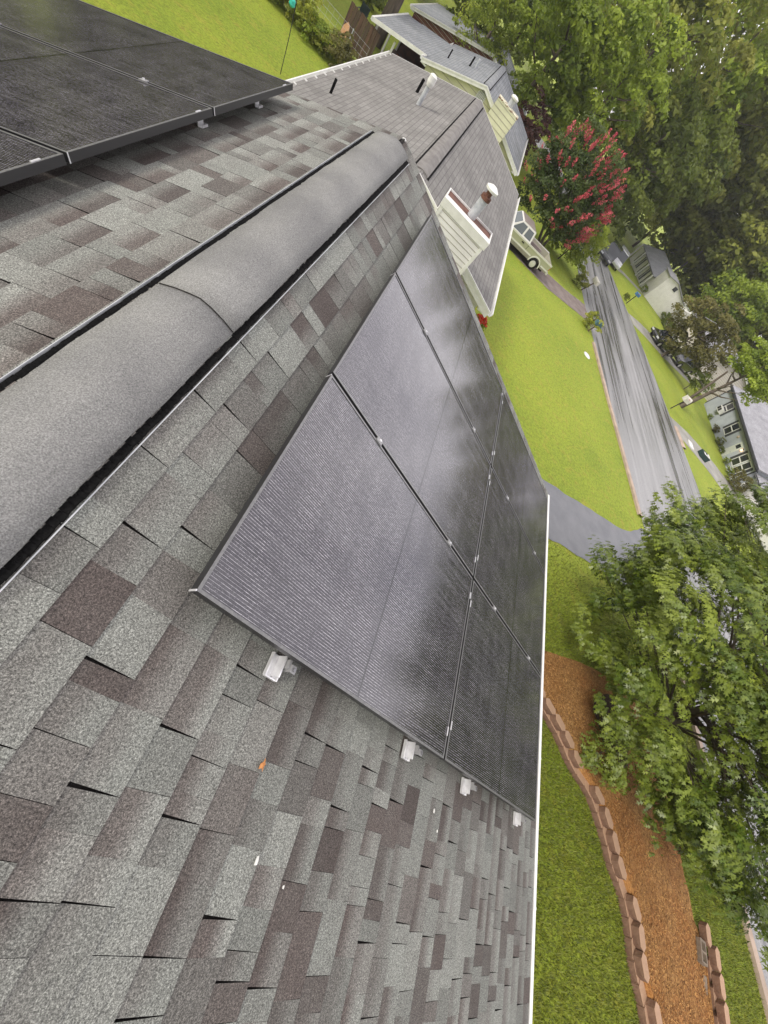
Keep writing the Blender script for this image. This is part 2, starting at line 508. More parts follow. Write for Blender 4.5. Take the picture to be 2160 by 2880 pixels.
for side in (1, -1):
    mb = MB(); r = random.Random(5 + side)
    y = Y0
    while y < 3.80:
        yb = min(y + r.uniform(.012, .03), 3.80)
        if side > 0: x_in, x_out = .070, .136 + r.uniform(-.0015, .0015)
        else: x_in, x_out = -.135, -.213 - r.uniform(-.0015, .0015)
        zo = -abs(x_out) * SN / CS
        top = -.048 if side > 0 else -.064
        mb.bx(min(x_in, x_out), max(x_in, x_out), y, yb - .0008, zo - .01, zo + .011 + r.uniform(0, .0015))
        y = yb
    mb.build("vent_mesh", M['mesh_black'], vent)
    mb = MB()
    xo = .1395 if side > 0 else -.2165
    n_ = Vector((side * SN, 0, CS)); dv = Vector((side * CS, 0, -SN))
    cpt = Vector((xo, (Y0 + 3.79) / 2, -abs(xo) * SN / CS)) + n_ * .007
    mb.box(cpt, .0028, 3.79 - Y0, .014, 0, dv, (0, 1, 0), n_)
    mb.build("vent_flange", M['dull_metal'], vent)

# ------------------------------------------------------------------ solar panels
PW, PL = 1.134, 1.718
def slope_matrix(side, x, y, z):
    if side > 0: ax, ay, az = (CS, 0, -SN), (0, 1, 0), (SN, 0, CS)
    else: ax, ay, az = (-CS, 0, -SN), (0, -1, 0), (-SN, 0, CS)
    return Matrix(((ax[0], ay[0], az[0], x), (ax[1], ay[1], az[1], y), (ax[2], ay[2], az[2], z), (0, 0, 0, 1)))
def make_panel():
    root = thing("solar_panel", "x", "solar panel", (0, 0, 0))
    mb = MB()
    for (a, b, c_, d_) in ((0, .012, 0, PW), (PL - .012, PL, 0, PW), (.012, PL - .012, 0, .012), (.012, PL - .012, PW - .012, PW)):
        mb.bx(a, b, c_, d_, -.036, -.0015)
    fr = mb.build("frame", M['frame'], root, local=True)
    mb = MB()
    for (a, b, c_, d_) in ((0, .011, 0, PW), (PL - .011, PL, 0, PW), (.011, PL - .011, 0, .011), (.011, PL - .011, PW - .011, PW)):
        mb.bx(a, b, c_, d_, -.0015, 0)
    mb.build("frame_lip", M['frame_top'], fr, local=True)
    mb = MB(); mb.bx(.0115, PL - .0115, .0115, PW - .0115, -.010, -.003)
    mb.build("cell_glass", M['cells'], root, local=True)
    return root
def place_panel(p, side, x, y, z, label):
    p.matrix_world = slope_matrix(side, x, y, z); p["label"] = label; p["group"] = "solar panels on the house roof"
def add_part(root, name, mb, m): return mb.build(name, m, root, local=True)
def clamps(root, seam, ends, corner, mats=('steel', 'bolt')):
    """mid clamps in the seam at +Y, bright clips on the frame lips"""
    for v_ in seam:
        mb = MB(); mb.bx(v_ - .022, v_ + .022, PW - .006, PW + .026, .0005, .006); mb.bx(v_ - .02, v_ + .02, PW + .004, PW + .016, -.04, .0005)
        c_ = add_part(root, "clamp", mb, M['steel'])
        mb = MB(); mb.tube([(v_, PW + .010, .006), (v_, PW + .010, .013)], .007, 6); mb.build("bolt", M['alu'], c_, local=True)
    for v_, u0, u1 in ends:
        mb = MB(); mb.bx(v_ - .003, v_ + .005, u0 + .012, u1 - .012, .0004, .004); add_part(root, "frame_clip", mb, M['alu'])
    if corner:
        mb = MB(); mb.bx(-.0016, .0, PW - .004, PW + .002, -.036, .001) if corner > 0 else mb.bx(-.0016, .0, -.002, .004, -.036, .001)
        add_part(root, "corner_joint", mb, M['alu'])
PO = Vector((.507, 0, -(.211 - OFFC)))
labels = [["upper front panel nearest the camera, beside the open shingles", "upper front panel in the middle, directly below the ridge vent", "upper front panel farthest along the ridge, beside the chimney house"],
          ["lower front panel nearest the camera, at the gutter", "lower front panel in the middle of the gutter row", "lower front panel farthest away, above the driveway"]]
proto = make_panel()
first = True
plist = []
for row in range(2):
    for col_ in range(3):
        p = proto if first else copy_tree(proto); first = False
        d = row * (PL + .020)
        pos = PO + Vector((CS * d, 0, -SN * d))
        place_panel(p, 1, pos.x, col_ * 1.154, pos.z, "black " + labels[row][col_])
        plist.append((p, row, col_))
back = []
bl = ["black rear panel at the far end of the back slope, beside the lawn", "black rear panel second from the far end, above the ridge shingles", "black rear panel at the picture's corner, third from the far end", "black rear panel fourth from the far end of the back slope"]
bl2 = ["black rear panel lower on the back slope, by its far corner and lawn", "black rear panel lower on the back slope, second from its far corner", "black rear panel lower on the back slope, third from its far corner", "black rear panel lower on the back slope, fourth from its far corner"]
BX, BZ = -1.334 + .507, -.133 - (.211 - OFFC)
for row in range(2):
    for k in range(4):
        p = copy_tree(proto)
        d = row * (PL + .020)
        place_panel(p, -1, BX - CS * d, 3.651 - k * 1.154, BZ - SN * d, (bl, bl2)[row][k])
        back.append((p, row, k))
for p, row, col_ in plist:
    seam = (.42, 1.31) if col_ < 2 else ()
    ends = []
    if row == 0: ends = [(PL - .010, .10, .17), (PL + .002, PW - .17, PW - .10)] if col_ < 2 else [(PL - .010, .10, .17), (PL - .010, PW - .12, PW - .06)]
    else: ends = [(.004, .14, .21), (.004, PW - .22, PW - .15)]
    clamps(p, seam, ends, 1 if (row == 0 and col_ < 2) else (0))
    if row == 0 and col_ == 0:
        mb = MB(); mb.bx(-.003, 0, -.002, .004, -.036, .001); add_part(p, "corner_joint", mb, M['alu'])
for p, row, k in back:
    clamps(p, (.42, 1.31) if k < 3 else (), [(.006, .10, .17)] if row == 0 else [], 1 if row == 0 else 0)

# ------------------------------------------------------------------ mounts holding the array's near edge
def make_mount():
    r = thing("panel_mount", "x", "roof mount", (0, 0, 0))
    mb = MB()
    mb.bx(-.032, .010, -.072, .030, .002, .007)
    mb.bx(-.036, -.030, -.072, .030, .002, .022)
    mb.bx(-.032, .034, -.076, -.070, .002, .020)
    add_part(r, "base_channel", mb, M['alu'])
    mb = MB()
    mb.bx(.006, .014, -.064, .030, .007, .060); mb.bx(.014, .034, -.070, -.030, .002, .010); mb.bx(.034, .039, -.076, -.030, .002, .026)
    add_part(r, "upright", mb, M['alu'])
    mb = MB()
    mb.bx(.018, .030, -.020, .020, .010, .082)
    mb.bx(.030, .062, -.030, .004, .086, .091); mb.bx(.030, .035, -.030, .004, .030, .086)
    cl = add_part(r, "end_clamp", mb, M['steel'])
    mb = MB(); mb.tube([(.047, -.014, .091), (.047, -.014, .099)], .009, 6); mb.build("bolt", M['bolt'], cl, local=True)
    return r
mproto = make_mount()
for i, (x_, lb) in enumerate(((.895, "aluminium mount under the panel corner nearest the ridge, topmost of four"), (1.855, "aluminium mount just above the panel row seam, second from the ridge"),
                              (2.560, "aluminium mount just below the panel row seam, third from the ridge"), (3.515, "aluminium mount nearest the gutter, lowest of four"))):
    m_ = mproto if i == 0 else copy_tree(mproto)
    z_ = -x_ * SN / CS
    m_.matrix_world = slope_matrix(1, x_ + SN * .008, -.012, z_ + CS * .008) @ Matrix.Scale(.82, 4)
    m_["label"] = lb; m_["group"] = "aluminium mounts along the array edge"
for i, y_ in enumerate((.6, 2.55, 3.3)):
    m_ = copy_tree(mproto)
    x_ = -.885
    m_.matrix_world = slope_matrix(-1, x_ - SN * .008, y_, x_ * SN / CS + CS * .008) @ Matrix.Scale(.62, 4)
    m_["label"] = ["aluminium mount under the rear panels, nearest the picture's edge", "aluminium mount under the rear panels, just before the second frame joint", "aluminium mount under the rear panels, nearest their far corner"][i]
    m_["group"] = "aluminium mounts under the rear array"

# ------------------------------------------------------------------ bits lying on the shingles
def on_roof(x, y, n=.010): return Vector((x + SN * n, y, -x * SN / CS + CS * n))
def flat_bit(name, label, cat, m, x, y, pts, n=.012, th=.002, group=None):
    c_ = on_roof(x, y, n); dv = Vector((CS, 0, -SN)); nv = Vector((SN, 0, CS)); yv = Vector((0, 1, 0))
    mb = MB()
    ring = [c_ + dv * a + yv * b + nv * h for a, b, h in pts]
    mb.poly(ring); mb.poly([p - nv * th for p in reversed(ring)])
    for i in range(len(ring)):
        p, q = ring[i], ring[(i + 1) % len(ring)]
        mb.poly([p, q, q - nv * th, p - nv * th])
    return tag(mb.build(name, m), label, cat, group)
flat_bit("leaf", "small curled orange leaf on the grey shingles", "leaf", M['leaf_orange'], 1.018, -.321,
         [(-.012, .002, .004), (-.004, .010, .006), (.002, .022, .002), (.005, .009, .005), (.014, .006, .001), (.007, -.002, .004), (.010, -.018, .002), (-.001, -.008, .006), (-.010, -.014, .002)])
flat_bit("bird_dropping", "white speck on the brown shingles below the orange leaf", "dropping", M['dropping'], 1.143, -.567,
         [(-.004, -.012, .001), (.006, -.010, .002), (.008, .000, .001), (.003, .013, .002), (-.003, .012, .001), (-.006, .002, .002)])
for (x_, y_, s_, lb) in ((2.25, -.22, .9, "larger white fleck on the shingles beside the array edge"), (2.32, -.30, .6, "smaller white fleck on the shingles, next to the larger"), (1.30, -.62, .45, "tiny white fleck low on the open shingles")):
    flat_bit("bird_dropping", lb, "dropping", M['dropping'], x_, y_, [(a * s_, b * s_, h) for a, b, h in ((-.006, -.010, .001), (.006, -.012, .002), (.010, .002, .001), (.002, .012, .002), (-.008, .006, .001))])

# ------------------------------------------------------------------ ground, road, driveways (the setting)
M['lawn'] = lawn_mat("lawn_grass", (.35, .425, .038), (.255, .345, .028), (.46, .38, .06))
M['asphalt'] = mat("wet_road_asphalt", rough=.42, spec=.5)
t = NT(M['asphalt'])
_s = t.noise(t.coord("Object", (1.9, .05, 1), (0, 0, R(-4))), 1.0, 5, .62, .6)
_f = t.noise(t.coord("Object"), 22, 3, .7)
t.base(t.mix(1.0, t.ramp(_s, [(.34, (.06, .06, .06)), (.46, (.20, .20, .198)), (.62, (.32, .318, .315))]), t.ramp(_f, [(.3, .7), (.7, 1.2)]), 'MULTIPLY'))
t.l.new(t.ramp(_s, [(.35, .20), (.6, .45)]), t.b.inputs["Roughness"])
t.bump(_f, .25, .01)
M['blacktop'] = noisy("dark_driveway_asphalt", (.105, .110, .122), (.145, .149, .16), 1.6, .42, .5, 5, .3, 90)
M['brown_drive'] = noisy("brown_gravel_driveway", (.16, .125, .11), (.24, .20, .18), 1.8, .75, .3, 5, .4, 40)
M['grey_drive'] = noisy("grey_driveway", (.26, .25, .22), (.38, .37, .33), .9, .65, .35, 5)
M['curb'] = noisy("pinkish_concrete", (.48, .37, .29), (.36, .28, .22), 2.5, .75, .35, 4, .2, 40)

def lines(a, b, n): return [a + (b - a) * i / n for i in range(n + 1)]
xs = sorted(set([-220, -120, -60] + lines(-30, 24.5, 24) + lines(24.5, 60, 10) + [80, 120, 180, 300]))
ys = sorted(set([-120, -60] + lines(-30, 80, 30) + [110, 150, 220, 320]))
mb = MB()
for i in range(len(xs) - 1):
    for j in range(len(ys) - 1):
        q = [(xs[i], ys[j]), (xs[i + 1], ys[j]), (xs[i + 1], ys[j + 1]), (xs[i], ys[j + 1])]
        mb.poly([(x, y, g(x, y)) for x, y in q])
tag(mb.build("lawn", M['lawn']), "bright wet lawn covering the sloping ground", kind='structure')

def resample(pts, step=.8):
    out = [pts[0]]
    for a, b in zip(pts, pts[1:]):
        L = math.hypot(b[0] - a[0], b[1] - a[1]); n = max(1, int(L / step))
        out += [(a[0] + (b[0] - a[0]) * k / n, a[1] + (b[1] - a[1]) * k / n) for k in range(1, n + 1)]
    return out
def byparam(pts, n):
    L = [0]
    for a, b in zip(pts, pts[1:]): L.append(L[-1] + math.hypot(b[0] - a[0], b[1] - a[1]))
    out = []
    for i in range(n + 1):
        s = L[-1] * i / n
        k = max(j for j in range(len(L) - 1) if L[j] <= s + 1e-9)
        u = (s - L[k]) / max(1e-9, L[k + 1] - L[k])
        out.append((pts[k][0] + (pts[k + 1][0] - pts[k][0]) * u, pts[k][1] + (pts[k + 1][1] - pts[k][1]) * u))
    return out
def strip(name, Lp, Rp, off, m, label, n=60, cross=6, ragged=0.0):
    A, B_ = byparam(Lp, n), byparam(Rp, n)
    r = random.Random(len(name) + n)
    if ragged:
        A = [(x + r.uniform(-ragged, ragged), y + r.uniform(-ragged, ragged)) for x, y in A]
        B_ = [(x + r.uniform(-ragged, ragged), y + r.uniform(-ragged, ragged)) for x, y in B_]
    mb = MB()
    P = lambda i, k: (A[i][0] + (B_[i][0] - A[i][0]) * k / cross, A[i][1] + (B_[i][1] - A[i][1]) * k / cross)
    for i in range(n):
        for k in range(cross):
            mb.poly([(*p, g(*p) + off) for p in (P(i, k), P(i, k + 1), P(i + 1, k + 1), P(i + 1, k))])
    return tag(mb.build(name, m), label, kind='structure')
ROADL = [(17.6, -30), (16.75, -4), (16.4, 0), (15.85, 7), (15.35, 13), (14.9, 17.3), (14.4, 21.9), (13.9, 28), (13.55, 32.8), (13.35, 39.4), (13.6, 43.3), (13.2, 52), (11, 64), (6, 84)]
ROADR = [(26.2, -30), (25.0, -4), (24.8, 0), (24.6, 7), (24.4, 13), (24.35, 19), (24.3, 23), (23.85, 28.5), (23.3, 34.5), (22.7, 40), (22.0, 45), (20.6, 53.5), (17.6, 65), (12.5, 85)]
strip("road", ROADL, ROADR, .008, M['asphalt'], "wet grey asphalt street with dark tyre streaks", 140, 8)
strip("driveway", [(3.7, 9.25), (8.51, 10.17), (11.79, 10.91), (13.6, 11.3), (15.35, 12.6)], [(3.7, 7.0), (8.86, 7.79), (12.21, 8.3), (14.4, 8.6), (15.75, 8.0)], .016, M['blacktop'], "short smooth dark grey asphalt driveway below the panels", 30, 4, .05)
strip("driveway", [(3.9, 27.6), (7.31, 27.75), (9.24, 28.1), (12.72, 29.88), (13.85, 30.2)], [(3.9, 29.9), (9.04, 30.73), (11.16, 31.54), (13.5, 33.0)], .012, M['brown_drive'], "brown driveway under the pickup truck", 30, 4, .05)
strip("driveway", [(22.0, 45.4), (27.5, 48.8), (36.3, 53)], [(22.35, 43.2), (28.7, 45.4), (37, 50.2)], .012, M['grey_drive'], "grey driveway across the street with two parked cars", 30, 4, .04)
strip("driveway", [(23.7, 29.6), (26, 30.4), (28, 31), (31.9, 31.3), (35.5, 31.0), (42, 30.6)], [(23.95, 27.7), (25.6, 27.7), (28.6, 27.8), (31, 27.3), (36, 26.6), (42, 25.6)], .012, M['grey_drive'], "faded grey driveway beside the grey house", 30, 4, .06)
strip("path", [(20.3, 58.0), (24, 62), (30.5, 67.2)], [(20.8, 57.0), (24.6, 61), (30.9, 66.0)], .012, M['grey_drive'], "narrow grey path to the white house", 20, 2, .03)
def kerb(pts, label, w=.34, h=.10):
    P = byparam(pts, 70); mb = MB()
    for a, b in zip(P, P[1:]):
        d = Vector((b[0] - a[0], b[1] - a[1], 0)).normalized(); nrm = Vector((d.y, -d.x, 0))
        def sec(p):
            z = g(*p); p = Vector((p[0], p[1], z))
            return [p - nrm * w * .95 + Vector((0, 0, -.05)), p - nrm * w * .95 + Vector((0, 0, h)), p - nrm * w * .3 + Vector((0, 0, h)), p + nrm * .02 + Vector((0, 0, .018)), p + nrm * .02 + Vector((0, 0, -.05))]
        A, B_ = sec(a), sec(b)
        for k in range(4): mb.poly([A[k], A[k + 1], B_[k + 1], B_[k]])
    return tag(mb.build("kerb", M['curb']), label, kind='structure')
kerb([(17.6, -30), (16.75, -4), (16.4, 0), (15.88, 6.6), (15.8, 7.7)], "pinkish concrete kerb beside the maple")
kerb([(15.32, 13.2), (14.9, 17.3), (14.4, 21.9), (13.95, 27.3)], "pinkish concrete kerb along the bright lawn")
kerb([(24.1, 26.2), (23.85, 28.5)][::-1], "short pale kerb by the grey house driveway")

# ------------------------------------------------------------------ mulch bed and its block walls
M['mulch'] = noisy("orange_brown_mulch", (.30, .125, .035), (.13, .055, .02), 7, .9, .2, 6, .8, 30)
t = NT(M['mulch']); v = t.coord("Object")
t.base(t.mix(t.ramp(t.noise(v, 1.1, 3), [(.42, 0.0), (.62, 1.0)]), t.ramp(t.noise(v, 26, 4, .7), [(.32, (.13, .052, .018)), (.52, (.34, .150, .045)), (.70, (.50, .26, .09))]),
              t.ramp(t.noise(v, 24, 4, .7), [(.32, (.13, .065, .022)), (.52, (.42, .23, .08)), (.70, (.58, .36, .15))])))
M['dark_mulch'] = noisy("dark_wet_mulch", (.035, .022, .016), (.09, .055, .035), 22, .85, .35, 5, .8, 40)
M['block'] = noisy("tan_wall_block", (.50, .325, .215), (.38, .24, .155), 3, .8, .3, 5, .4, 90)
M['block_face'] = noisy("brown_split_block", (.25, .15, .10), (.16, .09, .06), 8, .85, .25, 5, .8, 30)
M['cinder'] = noisy("grey_brown_concrete_block", (.26, .21, .16), (.19, .15, .115), 9, .9, .2, 4, .5, 60)
FRONT = [(6.6, 3.55), (7.4, 3.25), (8.0, 2.92), (8.56, 2.57), (8.85, 2.36), (9.12, 2.09), (9.36, 1.80), (9.72, 1.62), (9.99, 1.42), (10.23, 1.09), (10.41, .72), (10.54, .35), (10.80, .08), (10.92, -.20), (10.97, -.58), (10.96, -.99), (11.10, -1.30), (11.20, -1.62), (11.22, -2.02), (11.22, -3.2), (11.2, -4.5)]
FAR = [(6.6, 3.7), (7.6, 3.95), (8.59, 4.05), (9.75, 4.32), (10.6, 4.45), (11.9, 4.5), (12.7, 4.1), (13.3, 2.6), (13.6, .6), (13.66, -.1), (13.7, -.5), (13.66, -.9), (13.6, -1.4), (13.55, -2.0), (13.5, -3.2), (13.4, -4.5)]
NA, NB_ = 60, 14
A, B_ = byparam(FRONT, NA), byparam(FAR, NA)
mb = MB(); r = random.Random(4)
hz = {}
def bedP(i, k):
    u = k / NB_
    x, y = A[i][0] + .06 + (B_[i][0] - A[i][0] - .06) * u, A[i][1] + (B_[i][1] - A[i][1]) * u
    if (i, k) not in hz: hz[(i, k)] = r.uniform(-.012, .012)
    h = (.235 + .05 * math.sin(u * 3.0)) * (1 - u) + (.10 if y < -.2 else .02) * u
    return Vector((x, y, g(x, y) + h + hz[(i, k)]))
for i in range(NA):
    for k in range(NB_): mb.poly([bedP(i, k), bedP(i, k + 1), bedP(i + 1, k + 1), bedP(i + 1, k)])
for i in range(NA):
    a_, b_ = bedP(i, 0), bedP(i + 1, 0)
    mb.poly([a_, b_, b_ - Vector((0, 0, .5)), a_ - Vector((0, 0, .5))])
tag(mb.build("mulch_bed", M['mulch'], smooth=True), "raised bed of orange brown mulch behind the block wall", kind='structure')
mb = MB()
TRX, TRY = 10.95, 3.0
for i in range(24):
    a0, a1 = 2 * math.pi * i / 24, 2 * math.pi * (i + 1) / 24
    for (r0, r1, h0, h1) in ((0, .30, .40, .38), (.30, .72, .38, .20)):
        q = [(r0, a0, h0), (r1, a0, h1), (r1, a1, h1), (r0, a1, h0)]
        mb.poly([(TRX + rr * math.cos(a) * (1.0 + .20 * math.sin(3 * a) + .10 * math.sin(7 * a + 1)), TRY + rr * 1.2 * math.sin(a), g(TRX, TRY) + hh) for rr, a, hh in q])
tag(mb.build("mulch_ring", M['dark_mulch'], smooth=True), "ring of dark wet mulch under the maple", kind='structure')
# loose chips and needles over the bed (nobody could count them)
K = 42000
ii, uu = NP.uniform(0, NA - .001, K), NP.uniform(.02, .98, K)
P0 = np.array([[*bedP(i, k)] for i in range(NA + 1) for k in range(NB_ + 1)]).reshape(NA + 1, NB_ + 1, 3)
i0 = ii.astype(int); k0 = (uu * NB_).astype(int); fi = (ii - i0)[:, None]; fk = (uu * NB_ - k0)[:, None]
C = (P0[i0, k0] * (1 - fi) + P0[i0 + 1, k0] * fi) * (1 - fk) + (P0[i0, k0 + 1] * (1 - fi) + P0[i0 + 1, k0 + 1] * fi) * fk
ang = NP.uniform(0, np.pi, K); L = NP.uniform(.010, .036, K); W = NP.uniform(.002, .006, K)
D = np.stack([np.cos(ang), np.sin(ang), NP.uniform(-.3, .3, K)], 1) * L[:, None]; N2_ = np.stack([-np.sin(ang), np.cos(ang), NP.uniform(-.5, .5, K)], 1) * W[:, None]
C = C + np.array([0, 0, .012])
V = np.stack([C - D - N2_, C + D - N2_, C + D + N2_, C - D + N2_], 1).reshape(-1, 3)
M['chip'] = leaf_mat("mulch_chips", (.12, .050, .018), (.55, .30, .105), .0, .85, .2)
tag(np_mesh("mulch_chips", V, 4, M['chip'], np.stack([NP.uniform(0, 1, K), NP.uniform(.1, .9, K)], 1)), "loose mulch chips scattered over the bed", "mulch", kind='stuff')

def make_block():
    mb = MB()
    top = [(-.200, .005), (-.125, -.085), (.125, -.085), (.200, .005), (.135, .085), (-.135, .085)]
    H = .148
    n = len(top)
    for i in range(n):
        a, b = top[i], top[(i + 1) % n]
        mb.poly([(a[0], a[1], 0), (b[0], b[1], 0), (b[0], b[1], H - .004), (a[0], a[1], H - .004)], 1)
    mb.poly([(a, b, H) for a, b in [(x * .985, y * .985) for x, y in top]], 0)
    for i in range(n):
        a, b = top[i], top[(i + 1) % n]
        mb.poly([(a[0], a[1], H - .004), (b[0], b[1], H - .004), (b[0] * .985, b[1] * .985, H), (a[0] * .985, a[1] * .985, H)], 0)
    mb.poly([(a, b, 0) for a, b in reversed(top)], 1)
    return mb
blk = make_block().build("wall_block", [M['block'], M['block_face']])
nb = [0]
def place_block(x, y, z, ang, label, group):
    o = blk if nb[0] == 0 else blk.copy()
    if nb[0]: scene.collection.objects.link(o)
    nb[0] += 1
    o.location = (x, y, z); o.rotation_euler = (0, 0, ang)
    tag(o, label, "wall block", group)
# the wall in view: top course pieces, then the lower course they rest on
toprow = [(6.6, 3.55), (6.98, 3.42), (7.36, 3.27), (7.72, 3.08), (8.06, 2.89), (8.40, 2.66), (8.72, 2.44), (9.02, 2.20), (9.30, 1.90), None, (9.97, 1.42), (10.23, 1.09), (10.41, .72), (10.54, .35), None, (10.90, -.20), (10.97, -.58), (10.96, -.97), None, (11.20, -1.55), (11.22, -1.95), (11.22, -2.35), (11.22, -2.75)]
names_top = ["first", "second", "third", "fourth", "fifth", "sixth", "seventh", "eighth", "ninth"]
seq = [p for p in toprow if p]
def ang_of(pts, i):
    a, b = pts[max(0, i - 1)], pts[min(len(pts) - 1, i + 1)]
    return math.atan2(b[1] - a[1], b[0] - a[0])
vis = 0
ordn = ["first", "second", "third", "fourth", "fifth", "sixth", "seventh", "eighth", "ninth", "tenth", "eleventh", "twelfth", "thirteenth", "fourteenth", "fifteenth", "sixteenth", "seventeenth", "eighteenth", "nineteenth", "twentieth"]
for i, p in enumerate(seq):
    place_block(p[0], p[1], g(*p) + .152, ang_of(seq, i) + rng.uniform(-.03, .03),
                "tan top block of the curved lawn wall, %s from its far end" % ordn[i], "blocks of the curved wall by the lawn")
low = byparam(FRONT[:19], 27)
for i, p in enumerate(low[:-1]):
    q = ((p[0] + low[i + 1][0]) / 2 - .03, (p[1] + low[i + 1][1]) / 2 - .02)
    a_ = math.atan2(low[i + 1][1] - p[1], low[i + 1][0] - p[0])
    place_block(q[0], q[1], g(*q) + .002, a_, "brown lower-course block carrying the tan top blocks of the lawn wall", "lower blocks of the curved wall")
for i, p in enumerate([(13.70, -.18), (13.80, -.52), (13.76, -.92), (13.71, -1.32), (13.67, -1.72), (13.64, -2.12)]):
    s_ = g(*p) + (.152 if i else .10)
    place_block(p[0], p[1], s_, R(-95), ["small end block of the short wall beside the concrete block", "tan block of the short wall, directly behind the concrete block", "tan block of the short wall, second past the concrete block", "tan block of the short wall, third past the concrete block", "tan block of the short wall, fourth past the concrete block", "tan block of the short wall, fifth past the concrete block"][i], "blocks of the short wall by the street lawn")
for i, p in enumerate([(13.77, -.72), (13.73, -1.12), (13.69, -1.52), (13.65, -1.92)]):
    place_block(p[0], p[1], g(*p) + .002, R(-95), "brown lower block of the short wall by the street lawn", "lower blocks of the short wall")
# concrete block with two holes, lying on the mulch
mb = MB()
for (a, b, c_, d_) in ((-.20, .20, -.10, -.065), (-.20, .20, .065, .10), (-.20, -.160, -.065, .065), (-.02, .02, -.065, .065), (.160, .20, -.065, .065)):
    mb.bx(a, b, c_, d_, 0, .19)
cb = mb.build("concrete_block", M['cinder'], bevel=.006)
cb.location = (13.42, -.50, g(13.4, -.5) + .03); cb.rotation_euler = (R(3), R(-4), R(-106))
tag(cb, "grey concrete block with two holes lying on the mulch by the short wall", "concrete block")
mb = MB(); mb.bx(-.14, .14, -.07, .07, 0, .06)
fs = mb.build("flat_stone", M['cinder'], bevel=.015)
fs.location = (13.45, -.98, g(13.45, -1) + .06); fs.rotation_euler = (.05, .03, R(-100))
tag(fs, "small broken grey stone lying beside the short wall", "stone")

# ------------------------------------------------------------------ neighbouring houses
def roof_uv(mb, A, B_, C, D):
    """A,B ridge; D,C eave (same order): uv in metres"""
    L = (B_ - A).length; S = (D - A).length
    mb.poly([A, B_, C, D], 0, None, [(0, S), (L, S), (L, 0), (0, 0)])
def siding(mb, y, zlo, ztop, xr, exp, out=-1, lip=.012):
    """clapboards on a wall in the plane y: xr(z) -> (x0,x1)"""
    z = zlo
    while z < ztop - 1e-4:
        z1 = min(z + exp, ztop)
        a0, b0 = xr(z); a1, b1 = xr(z1)
        if b0 - a0 > .02:
            if b1 - a1 < 0: a1 = b1 = (a1 + b1) / 2
            L_ = lambda p_, q_: tuple(u + (w - u) * .86 for u, w in zip(p_, q_))
            p0, p1, p2, p3 = (a0, y + out * lip, z), (b0, y + out * lip, z), (b1, y, z1), (a1, y, z1)
            m1, m0 = L_(p1, p2), L_(p0, p3)
            mb.poly([p0, p1, m1, m0]); mb.poly([m0, m1, p2, p3], 1)  # browner strip along the top of each board
            mb.poly([(a0, y + out * lip, z), (b0, y + out * lip, z), (b0, y, z), (a0, y, z)])
        z = z1
def siding_x(mb, x, y0, y1, zlo, ztop, exp, out=1, lip=.012):
    z = zlo
    while z < ztop - 1e-4:
        z1 = min(z + exp, ztop)
        mb.poly([(x + out * lip, y0, z), (x + out * lip, y1, z), (x, y1, z1), (x, y0, z1)])
        mb.poly([(x + out * lip, y0, z), (x + out * lip, y1, z), (x, y1, z), (x, y0, z)])
        z = z1
